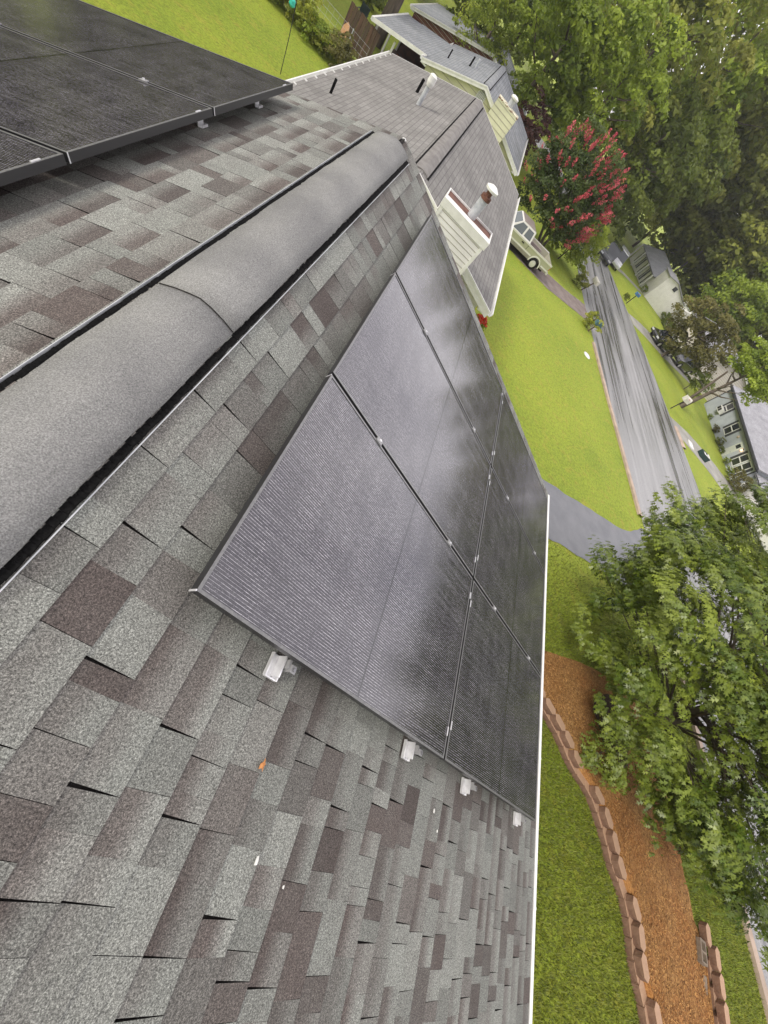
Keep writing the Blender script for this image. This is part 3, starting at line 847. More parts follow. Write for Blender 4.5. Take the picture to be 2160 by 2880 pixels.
def gable_house(name, label, xf, xb, xr, y0, y1, zr, zef, zeb, zg, roof_m, wall_m, exp, ovh=.28, ov=.32, vent_m=None, rakew=.16):
    h = thing(name, label, "house", ((xf + xb) / 2, y0, zg))
    ex = .10
    for (x_, z_) in ((xf, zef), (xb, zeb)):
        mb = MB()
        roof_uv(mb, Vector((xr, y0, zr)), Vector((xr, y1, zr)), Vector((x_, y1, z_)), Vector((x_, y0, z_)))
        mb.poly([(xr, y0, zr - .12), (xr, y1, zr - .12), (x_, y1, z_ - .12), (x_, y0, z_ - .12)])
        for q in (((xr, y0, zr), (x_, y0, z_)), ((xr, y1, zr), (x_, y1, z_))):
            mb.poly([q[0], q[1], (q[1][0], q[1][1], q[1][2] - .12), (q[0][0], q[0][1], q[0][2] - .12)])
        mb.poly([(x_, y0, z_), (x_, y1, z_), (x_, y1, z_ - .12), (x_, y0, z_ - .12)])
        mb.build("roof", roof_m, h, merge=False)
        sgn = 1 if x_ > xr else -1
        gutter_mb(x_, z_ - .012, y0, y1, sgn, .12, .11).build("gutter", M['white_metal'], h)
    # rake boards
    for yy, o_ in ((y0, -1), (y1, 1)):
        for (x_, z_) in ((xf, zef), (xb, zeb)):
            mb = MB()
            for (d0, d1, th) in ((.0, .055, .045), (.055, rakew, .028)):
                a = [Vector((xr, yy, zr - d0)), Vector((x_, yy, z_ - d0)), Vector((x_, yy, z_ - d1)), Vector((xr, yy, zr - d1))]
                b = [p + Vector((0, o_ * th, 0)) for p in a]
                for k in range(4): mb.poly([a[k], a[(k + 1) % 4], b[(k + 1) % 4], b[k]])
                mb.poly(b)
            mb.build("rake_board", M['white_metal'], h)
    wy0, wy1 = y0 + ovh, y1 - ovh
    wf, wb = xf - math.copysign(ov, xf - xr), xb - math.copysign(ov, xb - xr)
    def xr_at(z):
        f_ = lambda x_, z_: xr + (x_ - xr) * (zr - .13 - z) / (zr - z_)
        a = f_(xb, zeb) if z > zeb - .1 else wb
        b = f_(xf, zef) if z > zef - .1 else wf
        return max(wb, min(a, xr)), min(wf, max(b, xr))
    for yy, o_ in ((wy0, -1), (wy1, 1)):
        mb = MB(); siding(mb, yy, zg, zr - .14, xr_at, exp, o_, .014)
        mb.build("gable_wall", [wall_m, M['lap_strip']], h)
    for xx, o_, zt in ((wf, 1, zef), (wb, -1, zeb)):
        mb = MB(); siding_x(mb, xx, wy0, wy1, zg, zt - .03, exp, o_)
        mb.build("side_wall", wall_m, h)
    for x_, w_, z_ in ((xf, wf, zef), (xb, wb, zeb)):
        mb = MB()                                   # boxed eave return
        lo, hi = min(x_, w_), max(x_, w_)
        for yy in (y0 + .01, y1 - ovh): mb.bx(lo, hi, yy, yy + ovh - .01, z_ - .20, z_ - .125)
        mb.bx(lo, hi, y0 + ovh + .02, y1 - ovh - .02, z_ - .16, z_ - .125)
        mb.build("soffit", M['white_metal'], h)
    # ridge vent
    if vent_m:
        mb = MB()
        prof = [(-.19, -.038), (-.10, -.004), (0, .012), (.10, -.004), (.19, -.038), (.17, -.075), (-.17, -.075)]
        kx = (zr - zef) / abs(xf - xr)
        mb.prism([(xr + a, zr + b + .01) for a, b in prof], y0 + .25, y1 - .3)
        vt = mb.build("ridge_vent", vent_m, h)
        for s_ in (-1, 1):
            mb = MB(); mb.bx(min(s_ * .17, s_ * .235) + xr, max(s_ * .17, s_ * .235) + xr, y0 + .25, y1 - .3, zr - .12, zr - .044)
            mb.build("vent_slot", M['mesh_black'], vt)
    return h
def pipe(parent, name, x, y, zb, zt, r_, m, cap_m=None, capr=0):
    mb = MB(); mb.tube([(x, y, zb), (x, y, zt)], r_, 12); o = mb.build(name, m, parent, smooth=False)
    if cap_m:
        mb = MB(); mb.tube([(x, y, zt + .03), (x, y, zt + .07), (x, y, zt + .12)], [capr, capr, capr * .55], 14)
        mb.tube([(x, y, zt - .02), (x, y, zt + .03)], r_ * .7, 10)
        mb.build("rain_cap", cap_m, o)
    return o
M['lap_strip'] = noisy("brown_lap_strip", (.40, .36, .31), (.52, .48, .42), 4, .7, .3)
M['roof_n1'] = far_roof_mat("brown_grey_shingles", (.235, .228, .212), (.185, .178, .166), (.11, .105, .10))
M['roof_n2'] = far_roof_mat("blue_grey_shingles", (.22, .235, .25), (.28, .29, .30), (.10, .11, .12), .16, .36)
M['vent_tan'] = noisy("grey_brown_ridge_vent", (.165, .155, .145), (.235, .225, .21), 4, .8, .3)
M['rust'] = noisy("rusty_brown_metal", (.085, .038, .026), (.17, .075, .05), 4, .7, .4)
n1 = gable_house("house", "neighbour house with brown grey roof, white siding and white boxed chimney", 3.41, -3.75, -.06, 11.30, 22.55, -2.22, -3.27, -3.42, -5.95, M['roof_n1'], M['siding_white'], .115, vent_m=M['vent_tan'], rakew=.22)
# boxed chimney on the gable
mb = MB(); CX0, CX1, CY0, CY1, CZ = .70, 2.06, 10.72, 11.40, -2.02
siding(mb, CY0, -5.9, CZ - .14, lambda z: (CX0 + .07, CX1 - .07), .115, -1)
siding_x(mb, CX0, CY0 + .07, CY1, -5.9, CZ - .14, .115, -1); siding_x(mb, CX1, CY0 + .07, CY1, -5.9, CZ - .14, .115, 1)
mb.bx(CX0 + .01, CX1 - .01, CY1 - .02, CY1, -5.9, CZ - .02)
chim = mb.build("chimney", [M['siding_white'], M['lap_strip']], n1)
mb = MB()
for xx in (CX0, CX1 - .08):
    mb.bx(xx, xx + .08, CY0 - .022, CY0 + .075, -5.9, CZ - .14)
mb.build("corner_trim", M['white_metal'], chim)
mb = MB()
mb.bx(CX0 - .03, CX1 + .03, CY0 - .03, CY0, CZ - .16, CZ + .02); mb.bx(CX0 - .03, CX1 + .03, CY1, CY1 + .03, CZ - .16, CZ + .02)
mb.bx(CX0 - .03, CX0, CY0, CY1, CZ - .16, CZ + .02); mb.bx(CX1, CX1 + .03, CY0, CY1, CZ - .16, CZ + .02)
mb.bx(CX0, CX1, CY0, CY0 + .22, CZ - .045, CZ + .018)
mb.build("cap_trim", M['white_metal'], chim)
mb = MB(); mb.bx(CX0 + .005, CX1 - .005, CY0 + .225, CY1 - .005, CZ - .05, CZ - .015)
mb.build("cap_top", M['rust'], chim)
fx, fy = 1.42, 11.2
mb = MB(); mb.tube([(fx, fy, CZ - .03), (fx, fy, CZ + .42)], .115, 16); fl = mb.build("flue", M['dull_metal'], chim)
mb = MB(); mb.tube([(fx, fy, CZ + .42), (fx, fy, CZ + .50)], .13, 16); mb.tube([(fx, fy, CZ + .50), (fx, fy, CZ + .62)], .075, 12); mb.build("flue_collar", M['rust'], fl)
mb = MB(); mb.tube([(fx, fy, CZ + .62), (fx, fy, CZ + .67), (fx, fy, CZ + .72)], [.16, .17, .08], 18); mb.build("rain_cap", M['white_metal'], fl)
def z_n1(x): return -2.22 - (abs(x + .06)) * (1.05 / 3.47 if x > -.06 else 1.2 / 3.69)
mb = MB(); mb.tube([(-1.42, 17.06, z_n1(-1.42) - .05), (-1.42, 17.06, z_n1(-1.42) + .52)], .07, 12); vp = mb.build("vent_pipe", M['dull_metal'], n1)
mb = MB(); mb.tube([(-1.42, 17.06, z_n1(-1.42) + .50), (-1.42, 17.06, z_n1(-1.42) + .60), (-1.42, 17.06, z_n1(-1.42) + .76), (-1.42, 17.06, z_n1(-1.42) + .80)], [.09, .125, .12, .06], 14); mb.build("rain_cap", M['white_metal'], vp)
for x_, y_, h_, r_ in ((-3.05, 13.75, .32, .035), (-1.80, 18.5, .38, .05)):
    mb = MB(); mb.tube([(x_, y_, z_n1(x_) - .05), (x_, y_, z_n1(x_) + h_)], r_, 10); mb.build("plumbing_vent", M['mesh_black'], n1)
for k in range(16):                                 # gutter hangers along the rear eave show as small white tabs
    mb = MB(); mb.bx(-3.74, -3.66, 11.6 + k * .7, 11.64 + k * .7, -3.40, -3.376); mb.build("gutter_strap", M['white_metal'], n1)
for xw, yw0, yw1 in ((3.10, 13.6, 14.9), (3.10, 17.3, 18.2), (3.10, 19.6, 20.8)):
    mb = MB(); mb.bx(xw + .0, xw + .04, yw0, yw1, -5.2 if yw1 - yw0 > 1 else -5.9, -3.9); w_ = mb.build("window" if yw1 - yw0 > 1 else "door", M['white_metal'], n1)
    mb = MB(); mb.bx(xw + .035, xw + .05, yw0 + .1, yw1 - .1, -5.1 if yw1 - yw0 > 1 else -4.7, -4.0); mb.build("pane", M['dark_inside'], w_)

n2 = gable_house("house", "cream yellow house with blue grey roof behind the brown-roofed neighbour", 3.57, -3.75, -.36, 30.25, 40.3, -2.80, -4.14, -4.08, -6.75, M['roof_n2'], M['siding_cream'], .26, vent_m=noisy("grey_ridge_vent", (.20, .21, .22), (.28, .29, .30), 3, .8), rakew=.2)
mb = MB(); bX0, bX1, bY0, bY1, bZ = .40, 1.78, 29.88, 30.5, -2.62
siding(mb, bY0, -6.7, bZ - .02, lambda z: (bX0, bX1), .22, -1, .02); siding_x(mb, bX0, bY0, bY1, -6.7, bZ - .02, .22, -1); siding_x(mb, bX1, bY0, bY1, -6.7, bZ - .02, .22, 1); mb.bx(bX0 + .01, bX1 - .01, bY1 - .03, bY1, -6.7, bZ - .02)
c2 = mb.build("chimney", [M['siding_cream'], M['lap_strip']], n2)
mb = MB(); mb.bx(bX0 - .02, bX1 + .02, bY0 - .02, bY1 + .02, bZ - .06, bZ); mb.build("cap_top", noisy("rust_stained_cap", (.70, .68, .52), (.20, .09, .05), 6, .7, .3, 3, lo=.5, hi=.62), c2)
mb = MB(); mb.tube([(1.1, 30.3, bZ), (1.1, 30.3, bZ + .30)], .16, 14); f2 = mb.build("flue", M['dull_metal'], c2)
mb = MB(); mb.tube([(1.1, 30.3, bZ + .32), (1.1, 30.3, bZ + .40), (1.1, 30.3, bZ + .46)], [.22, .23, .12], 14); mb.build("rain_cap", M['white_metal'], f2)
mb = MB()
mb.bx(-.60, -.10, 30.47, 30.512, -3.62, -3.08); lv = mb.build("gable_vent", M['white_metal'], n2)
mb = MB()
for k in range(7): mb.box((-.35, 30.462, -3.55 + k * .07), .42, .012, .05, 0, (1, 0, 0), (0, .8, .6), (0, -.6, .8))
mb.build("louvre", M['dull_metal'], lv)
for x_, y_, h_, r_, m_ in ((-3.0, 33.4, .40, .04, 'mesh_black'), (-1.85, 34.0, .45, .05, 'mesh_black'), (-1.55, 34.1, .42, .07, 'dull_metal')):
    zb_ = -2.80 - abs(x_ + .36) * .378
    mb = MB(); mb.tube([(x_, y_, zb_ - .05), (x_, y_, zb_ + h_)], r_, 10); mb.build("plumbing_vent", M[m_], n2)
# rear porch with its own low roof
mb = MB()
roof_uv(mb, Vector((-3.6, 30.9, -4.02)), Vector((-3.6, 38.8, -4.02)), Vector((-6.75, 38.8, -4.72)), Vector((-6.75, 30.9, -4.72)))
mb.poly([(-3.6, 30.9, -4.12), (-3.6, 38.8, -4.12), (-6.75, 38.8, -4.82), (-6.75, 30.9, -4.82)])
mb.poly([(-3.6, 30.9, -4.02), (-6.75, 30.9, -4.72), (-6.75, 30.9, -4.82), (-3.6, 30.9, -4.12)])
mb.build("porch_roof", M['roof_n2'], n2, merge=False)
mb = MB()
a = [Vector((-3.7, 30.87, -4.0)), Vector((-6.80, 30.87, -4.69)), Vector((-6.80, 30.87, -4.86)), Vector((-3.7, 30.87, -4.17))]; b = [p + Vector((0, .03, 0)) for p in a]
for k in range(4): mb.poly([a[k], a[(k + 1) % 4], b[(k + 1) % 4], b[k]])
mb.poly(a); mb.poly(b); mb.bx(-6.86, -6.76, 30.87, 38.8, -4.84, -4.70)
mb.build("porch_fascia", M['white_metal'], n2)
for x_, y_ in ((-5.4, 31.2), (-6.5, 31.2), (-6.5, 34.8), (-6.5, 38.5)):
    mb = MB(); mb.bx(x_ - .05, x_ + .05, y_ - .05, y_ + .05, -6.6, -4.75); mb.build("porch_post", M['white_metal'], n2)
mb = MB(); mb.bx(-6.6, -3.5, 31.0, 38.7, -6.55, -6.35); mb.build("porch_floor", noisy("dark_porch_deck", (.10, .06, .04), (.05, .03, .02), 6, .8), n2)
mb = MB(); mb.bx(-4.6, -4.0, 38.2, 38.6, -6.35, -4.6); mb.bx(-6.5, -3.6, 38.55, 38.62, -6.35, -4.5); mb.build("porch_screen", noisy("dark_red_brown_screen", (.10, .035, .02), (.04, .018, .012), 3, .8), n2)
pf = thing("wooden_fence", "weathered brown plank fence beside the rear porch of the cream house", "fence", (-7.3, 31.0, -6.5))
for k in range(9):
    mb = MB(); x_ = -8.0 + k * .21; mb.bx(x_, x_ + .195, 30.98 + .006 * (k % 2), 31.02 + .006 * (k % 2), -6.55, -4.95 - .02 * (k % 3)); mb.build("plank", noisy("weathered_brown_plank_%d" % (k % 3), (.14 - .02 * (k % 3), .085, .055), (.08, .05, .035), 8, .85, .2, 4, stretch=(1, 1, .15)) if k < 3 else bpy.data.materials["weathered_brown_plank_%d" % (k % 3)], pf)
for z_ in (-6.2, -5.3):
    mb = MB(); mb.bx(-8.0, -6.1, 31.03, 31.07, z_, z_ + .09); mb.build("rail", bpy.data.materials["weathered_brown_plank_1"], pf)
ch = thing("porch_chair", "orange brown chair standing inside the dark rear porch", "chair", (-5.0, 32.2, -6.35))
M['orange_wood'] = noisy("orange_brown_wood", (.33, .12, .05), (.22, .08, .035), 10, .6)
for nm, bx_ in (("seat", (-5.3, -4.7, 31.9, 32.5, -5.95, -5.88)), ("backrest", (-5.3, -4.7, 32.46, 32.52, -5.88, -5.25)), ("leg", (-5.3, -5.24, 31.9, 31.96, -6.35, -5.95)), ("leg", (-4.76, -4.7, 31.9, 31.96, -6.35, -5.95)), ("leg", (-5.3, -5.24, 32.44, 32.5, -6.35, -5.95)), ("leg", (-4.76, -4.7, 32.44, 32.5, -6.35, -5.95))):
    mb = MB(); mb.bx(*bx_); mb.build(nm, M['orange_wood'], ch)
n3 = gable_house("house", "third grey roofed house, half hidden behind the cream yellow house", 3.2, -8.2, -1.6, 46.0, 57.0, -3.4, -5.0, -5.35, -7.5, M['roof_n2'], M['brick'], .2, rakew=.2)

# grey house across the street
M['siding_grey'] = noisy("pale_blue_grey_siding", (.40, .43, .47), (.47, .50, .54), 1.1, .6, .35)
M['roof_grey'] = far_roof_mat("light_grey_shingles", (.36, .36, .385), (.30, .30, .325), (.22, .22, .24), .16, .4)
M['roof_white'] = far_roof_mat("pale_shingles", (.42, .43, .44), (.37, .38, .40), (.3, .3, .31), .2, .5)
M['shutter'] = noisy("charcoal_shutter", (.035, .037, .042), (.055, .057, .065), 9, .6)
M['glass'] = mat("dark_window_glass", (.02, .025, .03), .08, .8)
gh = thing("house", "pale grey single storey house with dark shutters across the street", "house", (39.4, 49.0, -7.7), rz=math.atan2(-.975, -.222))
GL = 17.2                                           # local x runs along the front, local -y points to the street
def ghp(name, bxs, m, par=gh, bevel=0):
    mb = MB()
    for b in bxs: mb.bx(*b)
    return mb.build(name, m, par, local=True, bevel=bevel)
def gz(x): return .045 * x                          # ground climbs along the front
mb = MB(); siding(mb, 0, 0, 2.62 + .3, lambda z: (0.05, GL - .05), .15, 1, .012)
mb.build("front_wall", [M['siding_grey'], M['siding_grey']], gh, local=True)
ghp("back_wall", [(.05, GL - .05, -8.2, -.02, -.4, 2.85)], M['siding_grey'])
GHR = [(-.3, GL + .3, .38, 2.98), (-.3, GL + .3, -4.1, 4.62), (-.3, GL + .3, -8.6, 2.98)]
for k in range(2):
    a, b = (GHR[1], GHR[0]) if k == 0 else (GHR[1], GHR[2])
    mb = MB()
    roof_uv(mb, Vector((a[0], a[2], a[3])), Vector((a[1], a[2], a[3])), Vector((b[1], b[2], b[3])), Vector((b[0], b[2], b[3])))
    mb.poly([(a[0], a[2], a[3] - .14), (a[1], a[2], a[3] - .14), (b[1], b[2], b[3] - .14), (b[0], b[2], b[3] - .14)])
    for e in (0, 1): mb.poly([(a[e], a[2], a[3]), (b[e], b[2], b[3]), (b[e], b[2], b[3] - .14), (a[e], a[2], a[3] - .14)])
    mb.build("roof", M['roof_grey'], gh, local=True, merge=False)
ghp("gutter", [(-.3, GL + .3, .38, .50, 2.78, 2.94)], M['shutter'])
ghp("soffit", [(-.2, GL + .2, .03, .375, 2.70, 2.76)], M['shutter'])
mb = MB(); mb.prism([(-8.2, 2.8), (-4.1, 4.5), (0, 2.8)], .02, .05, 'x'); mb.prism([(-8.2, 2.8), (-4.1, 4.5), (0, 2.8)], GL - .05, GL - .02, 'x'); mb.build("gable_end", M['siding_grey'], gh, local=True)
for x_ in (.02, GL - .10): ghp("downspout", [(x_, x_ + .08, .02, .09, .05, 2.7)], M['shutter'])
def gwin(x0, x1, sashes, shut=(True, True), zl=1.18, zh=2.44):
    w = ghp("window", [(x0, x1, .012, .05, zl - .08, zl), (x0, x1, .012, .05, zh, zh + .08), (x0, x0 + .09, .012, .05, zl, zh), (x1 - .09, x1, .012, .05, zl, zh), (x0 + .09, x1 - .09, .012, .045, (zl + zh) / 2 - .05, (zl + zh) / 2 + .04)], M['white_metal'])
    mb = MB(); mb.bx(x0 + .09, x1 - .09, .010, .022, zl, zh); mb.build("pane", M['glass'], w, local=True)
    for s_, q in zip(shut, ((x0 - .42, x0 - .03), (x1 + .03, x1 + .42))):
        if s_:
            mb = MB(); mb.bx(q[0], q[1], .014, .042, zl - .06, zh + .06)
            mb.build("shutter", M['shutter'], w, local=True)
    return w
w1 = gwin(3.05, 4.45, 2)
ac = tag(ghp("air_conditioner", [(3.2, 4.3, .03, .42, 1.08, 1.60)], M['white_metal'], w1, .02))
mb = MB(); mb.bx(3.26, 3.72, .42, .428, 1.16, 1.52); mb.bx(3.80, 4.24, .42, .428, 1.16, 1.52); mb.build("grille", M['dark_inside'], ac, local=True)
gwin(7.72, 9.05, 2)
gwin(13.86, 15.05, 2, (True, False)); gwin(15.25, 16.35, 2, (False, True))
dr = ghp("door", [(11.62, 12.72, .012, .06, .36, 2.32)], noisy("white_green_door", (.66, .68, .62), (.60, .62, .56), 2, .5))
mb = MB(); mb.bx(11.86, 12.48, .06, .066, 1.75, 2.15); mb.build("pane", M['glass'], dr, local=True)
mb = MB(); mb.tube([(12.60, .06, 1.25), (12.60, .11, 1.25)], .035, 8); mb.build("handle", M['steel'], dr, local=True)
ghp("step", [(11.3, 13.1, .02, 1.2, -.2, .32)], M['cinder'])
M['lamp'] = mat("porch_lamp_glow", (1, .6, .3), .5); M['lamp'].node_tree.nodes["Principled BSDF"].inputs["Emission Color"].default_value = (1, .5, .22, 1); M['lamp'].node_tree.nodes["Principled BSDF"].inputs["Emission Strength"].default_value = 3
lm = ghp("wall_lamp", [(13.02, 13.12, .012, .12, 2.20, 2.28)], M['shutter'])
mb = MB(); mb.tube([(13.07, .09, 2.02), (13.07, .09, 2.2)], [.07, .08], 8); mb.build("lamp_globe", M['lamp'], lm, local=True)
mb = MB(); mb.tube([(10.5, .02, 2.15), (10.5, .16, 2.12)], [.16, .10], 10); mb.build("hanging_basket", noisy("pale_flowers", (.7, .55, .5), (.25, .25, .12), 20, .8), gh, local=True)
mb = MB(); mb.tube([(15.75, .02, .55), (15.75, .10, .55)], .24, 12); mb.build("hose_reel", noisy("dark_green_hose", (.03, .07, .06), (.02, .04, .04), 20, .5), gh, local=True)
# its white garage wing
ghp("garage_wall", [(GL + .06, GL + 6.2, -7.6, -.55, -.5, 2.55)], M['siding_white'])
mb = MB(); siding(mb, -.52, .0, 2.5, lambda z: (GL + .12, GL + 6.1), .2, 1, .015); mb.build("garage_front", [M['siding_white'], M['lap_strip']], gh, local=True)
ghp("garage_door", [(GL + 1.6, GL + 4.9, -.52, -.47, .35, 2.3)], M['siding_white'])
mb = MB(); roof_uv(mb, Vector((GL + .05, -4.0, 3.9)), Vector((GL + 6.6, -4.0, 3.9)), Vector((GL + 6.6, -.1, 2.62)), Vector((GL + .05, -.1, 2.62))); mb.poly([(GL + .05, -.1, 2.50), (GL + 6.6, -.1, 2.50), (GL + 6.6, -4, 3.78), (GL + .05, -4, 3.78)]); mb.build("garage_roof", M['roof_grey'], gh, local=True, merge=False)

# pale pink house behind the parked cars
ph = gable_house("house", "pale pinkish white house behind the parked cars across the street", 46.5, 36.0, 41.2, 52.9, 64.0, -3.5, -5.0, -5.0, -8.15, M['roof_grey'], noisy("pinkish_white_siding", (.72, .66, .63), (.62, .57, .55), 1.2, .6), .2, rakew=.2)
# white house with columns
wh = thing("house", "white house with tall dark windows and grey roof farther down the street", "house", (33.5, 72, -8.6))
M['white_wall'] = noisy("white_brick_paint", (.88, .87, .83), (.80, .79, .75), 2.0, .7, .3)
mb = MB(); mb.prism([(31.35, -8.9), (31.35, -4.98), (32.9, -4.78), (36.0, -5.72), (36.0, -8.9)], 66.5, 69.3); mb.build("wall", M['white_wall'], wh)
mb = MB(); mb.prism([(31.15, -4.97), (32.9, -4.74), (36.2, -5.70), (36.2, -5.60), (32.9, -4.62), (31.15, -4.86)], 66.25, 69.4); mb.build("roof", M['roof_white'], wh)
mb = MB(); mb.bx(33.0, 33.55, 66.44, 66.5, -5.62, -5.12); mb.build("gable_vent", M['shutter'], wh)
mb = MB(); mb.bx(31.4, 37.4, 69.32, 82.0, -9.3, -6.6); mb.build("wall", M['white_wall'], wh)
for a, b in (((34.5, -5.12), (31.0, -6.58)), ((34.5, -5.12), (37.8, -6.58))):
    mb = MB(); roof_uv(mb, Vector((a[0], 69.2, a[1])), Vector((a[0], 82.3, a[1])), Vector((b[0], 82.3, b[1])), Vector((b[0], 69.2, b[1]))); mb.poly([(a[0], 69.2, a[1] - .12), (a[0], 82.3, a[1] - .12), (b[0], 82.3, b[1] - .12), (b[0], 69.2, b[1] - .12)])
    mb.build("roof", M['roof_white'], wh, merge=False)
mb = MB(); mb.prism([(31.4, -6.62), (34.5, -5.3), (37.4, -6.62)], 82.0, 82.1); mb.build("gable_end", M['white_wall'], wh)
for y_ in (70.4, 72.4, 74.4, 76.8, 78.9):
    mb = MB(); mb.bx(31.33, 31.42, y_, y_ + .95, -8.5, -6.85); w_ = mb.build("window", M['glass'], wh)
    mb = MB(); mb.bx(31.30, 31.34, y_ + .42, y_ + .52, -8.5, -6.85); mb.build("mullion", M['white_metal'], w_)
for y_ in (69.5, 73.6, 78.1, 81.6):
    mb = MB(); mb.tube([(30.9, y_, -9.0), (30.9, y_, -6.6)], .12, 10); mb.build("column", M['white_metal'], wh)
mb = MB(); mb.bx(36.05, 43, 67.4, 73, -9.2, -6.4); mb.prism([(36.05, -6.4), (39.5, -5.4), (43, -6.4)], 67.4, 73); mb.build("side_wing", M['white_wall'], wh)
# the grey house was drawn with its front towards +y: turn the front to the street
def flip_y(o):
    for c_ in children(o):
        if c_.type == 'MESH':
            c_.data.transform(Matrix.Scale(-1, 4, (0, 1, 0))); c_.data.flip_normals()
        flip_y(c_)
flip_y(gh)

# ------------------------------------------------------------------ trees and plants
def unit(n, r=NP):
    a = r.normal(size=(n, 3)); return a / np.linalg.norm(a, axis=1)[:, None]
def crown_points(c, rx, ry, rz, nclump, per, clump_r, r, low=-.75, lump=.22, fill=.35):
    """leaf centres, outward direction and a tone for each clump"""
    d = unit(nclump * 3, r); d = d[d[:, 2] > low][:nclump]
    n = len(d)
    rad = np.where(r.uniform(size=n) < fill, r.uniform(.35, .8, n), r.uniform(.80, 1.0, n))
    lob = 1 + lump * np.sin(d[:, 0] * 5 + c[0]) * np.cos(d[:, 1] * 4 + c[1]) + r.uniform(-.08, .08, n)
    cc = np.array(c) + d * np.array([rx, ry, rz]) * (rad * lob)[:, None]
    cr_ = clump_r * r.uniform(.6, 1.35, n)
    idx = np.repeat(np.arange(n), per)
    q = unit(len(idx), r)
    q[:, 2] = np.where(q[:, 2] < -.25, -q[:, 2], q[:, 2])
    rr = r.uniform(.45, 1.0, len(idx)) ** .6
    pos = cc[idx] + q * np.array([1, 1, .62]) * (cr_[idx] * rr)[:, None]
    tone = np.clip(r.normal(.5, .26, n), 0, 1)[idx]
    return pos, q, np.clip(tone + r.normal(0, .10, len(idx)), 0, 1), r.uniform(.2, .8, len(idx))
def leaf_quads(pos, out, size, r, bend=.25, aspect=.6):
    n = len(pos)
    nrm = out * .7 + unit(n, r) * .75 + np.array([0, 0, .35]); nrm /= np.linalg.norm(nrm, axis=1)[:, None]
    t_ = np.cross(nrm, unit(n, r)); t_ /= np.linalg.norm(t_, axis=1)[:, None]
    b_ = np.cross(nrm, t_)
    s_ = (size * r.uniform(.6, 1.3, n))[:, None]
    p0, p2 = pos - t_ * s_, pos + t_ * s_
    p1, p3 = pos + b_ * s_ * aspect + nrm * s_ * bend, pos - b_ * s_ * aspect + nrm * s_ * bend
    return np.stack([p0, p1, p2, p3], 1).reshape(-1, 3)
M['bark'] = noisy("grey_brown_bark", (.16, .13, .10), (.08, .065, .05), 6, .9, .2, 5, .6, 20, stretch=(1, 1, .2))
LM = {
 'mid': leaf_mat("mid_green_foliage", (0.151, 0.222, 0.027), (0.389, 0.479, 0.055)),
 'dark': leaf_mat("dark_green_foliage", (0.099, 0.146, 0.025), (0.246, 0.293, 0.046)),
 'olive': leaf_mat("olive_foliage", (0.162, 0.205, 0.034), (0.389, 0.400, 0.073)),
 'yellow': leaf_mat("yellow_green_foliage", (0.220, 0.275, 0.031), (0.484, 0.495, 0.072)),
 'brown': leaf_mat("brownish_green_foliage", (.11, .11, .03), (.24, .22, .065)),
 'lime': leaf_mat("lime_foliage", (.18, .25, .025), (.36, .42, .05)),
 'maple': leaf_mat("maple_leaves", (.075, .125, .015), (.30, .36, .052), .32, .38, .5),
 'crape': leaf_mat("crape_myrtle_leaves", (0.053, 0.090, 0.021), (0.128, 0.173, 0.042)),
 'pink': leaf_mat("pink_red_flowers", (.46, .06, .085), (.80, .20, .22), .3),
 'red': leaf_mat("red_flowers", (.55, .03, .02), (.70, .08, .04), .2),
 'plum': leaf_mat("plum_foliage", (.06, .022, .018), (.14, .05, .035), .3),
}
def limbs(mb, base, top, r0, spread, n, rr, tips=None):
    base, top = Vector(base), Vector(top)
    mid = base.lerp(top, .5) + Vector((rr.uniform(-.15, .15), rr.uniform(-.15, .15), 0))
    mb.tube([base - Vector((0, 0, .15)), base, base.lerp(mid, .5), mid, top], [r0 * 1.5, r0 * 1.15, r0, r0 * .8, r0 * .3], 9)
    for k in range(n):
        a = 2 * math.pi * k / n + rr.uniform(-.4, .4); s0 = rr.uniform(.35, .8)
        p = base.lerp(top, s0); L_ = spread * rr.uniform(.7, 1.0)
        e = p + Vector((math.cos(a) * L_, math.sin(a) * L_, L_ * rr.uniform(.25, .8)))
        m_ = p.lerp(e, .5) + Vector((0, 0, -.08 * L_))
        mb.tube([p, m_, e], [r0 * .5, r0 * .34, r0 * .10], 6)
def tree(name, label, base, c, rx, ry, rz, lm, nclump=70, per=110, clump_r=1.2, leaf=.22, seed=1, r0=.2, group=None, cat="tree", low=-.75, extra_trunks=()):
    r = np.random.default_rng(seed); rr = random.Random(seed)
    h = thing(name, label, cat, base, group)
    pos, out, t1, t2 = crown_points(c, rx, ry, rz, nclump, per, clump_r, r, low)
    V = leaf_quads(pos, out, leaf, r)
    np_mesh("crown", V, 4, LM[lm], np.stack([t1, t2], 1), h)
    mb = MB()
    limbs(mb, base, (c[0], c[1], c[2] + rz * .5), r0, max(rx, ry) * .75, 7, rr)
    for b_, t_ in extra_trunks: mb.tube([b_, Vector(b_).lerp(Vector(t_), .5), t_], [r0, r0 * .8, r0 * .5], 8)
    mb.build("trunk", M['bark'], h, smooth=True)
    return h
def G(x, y, dz=0): return (x, y, g(x, y) + dz)

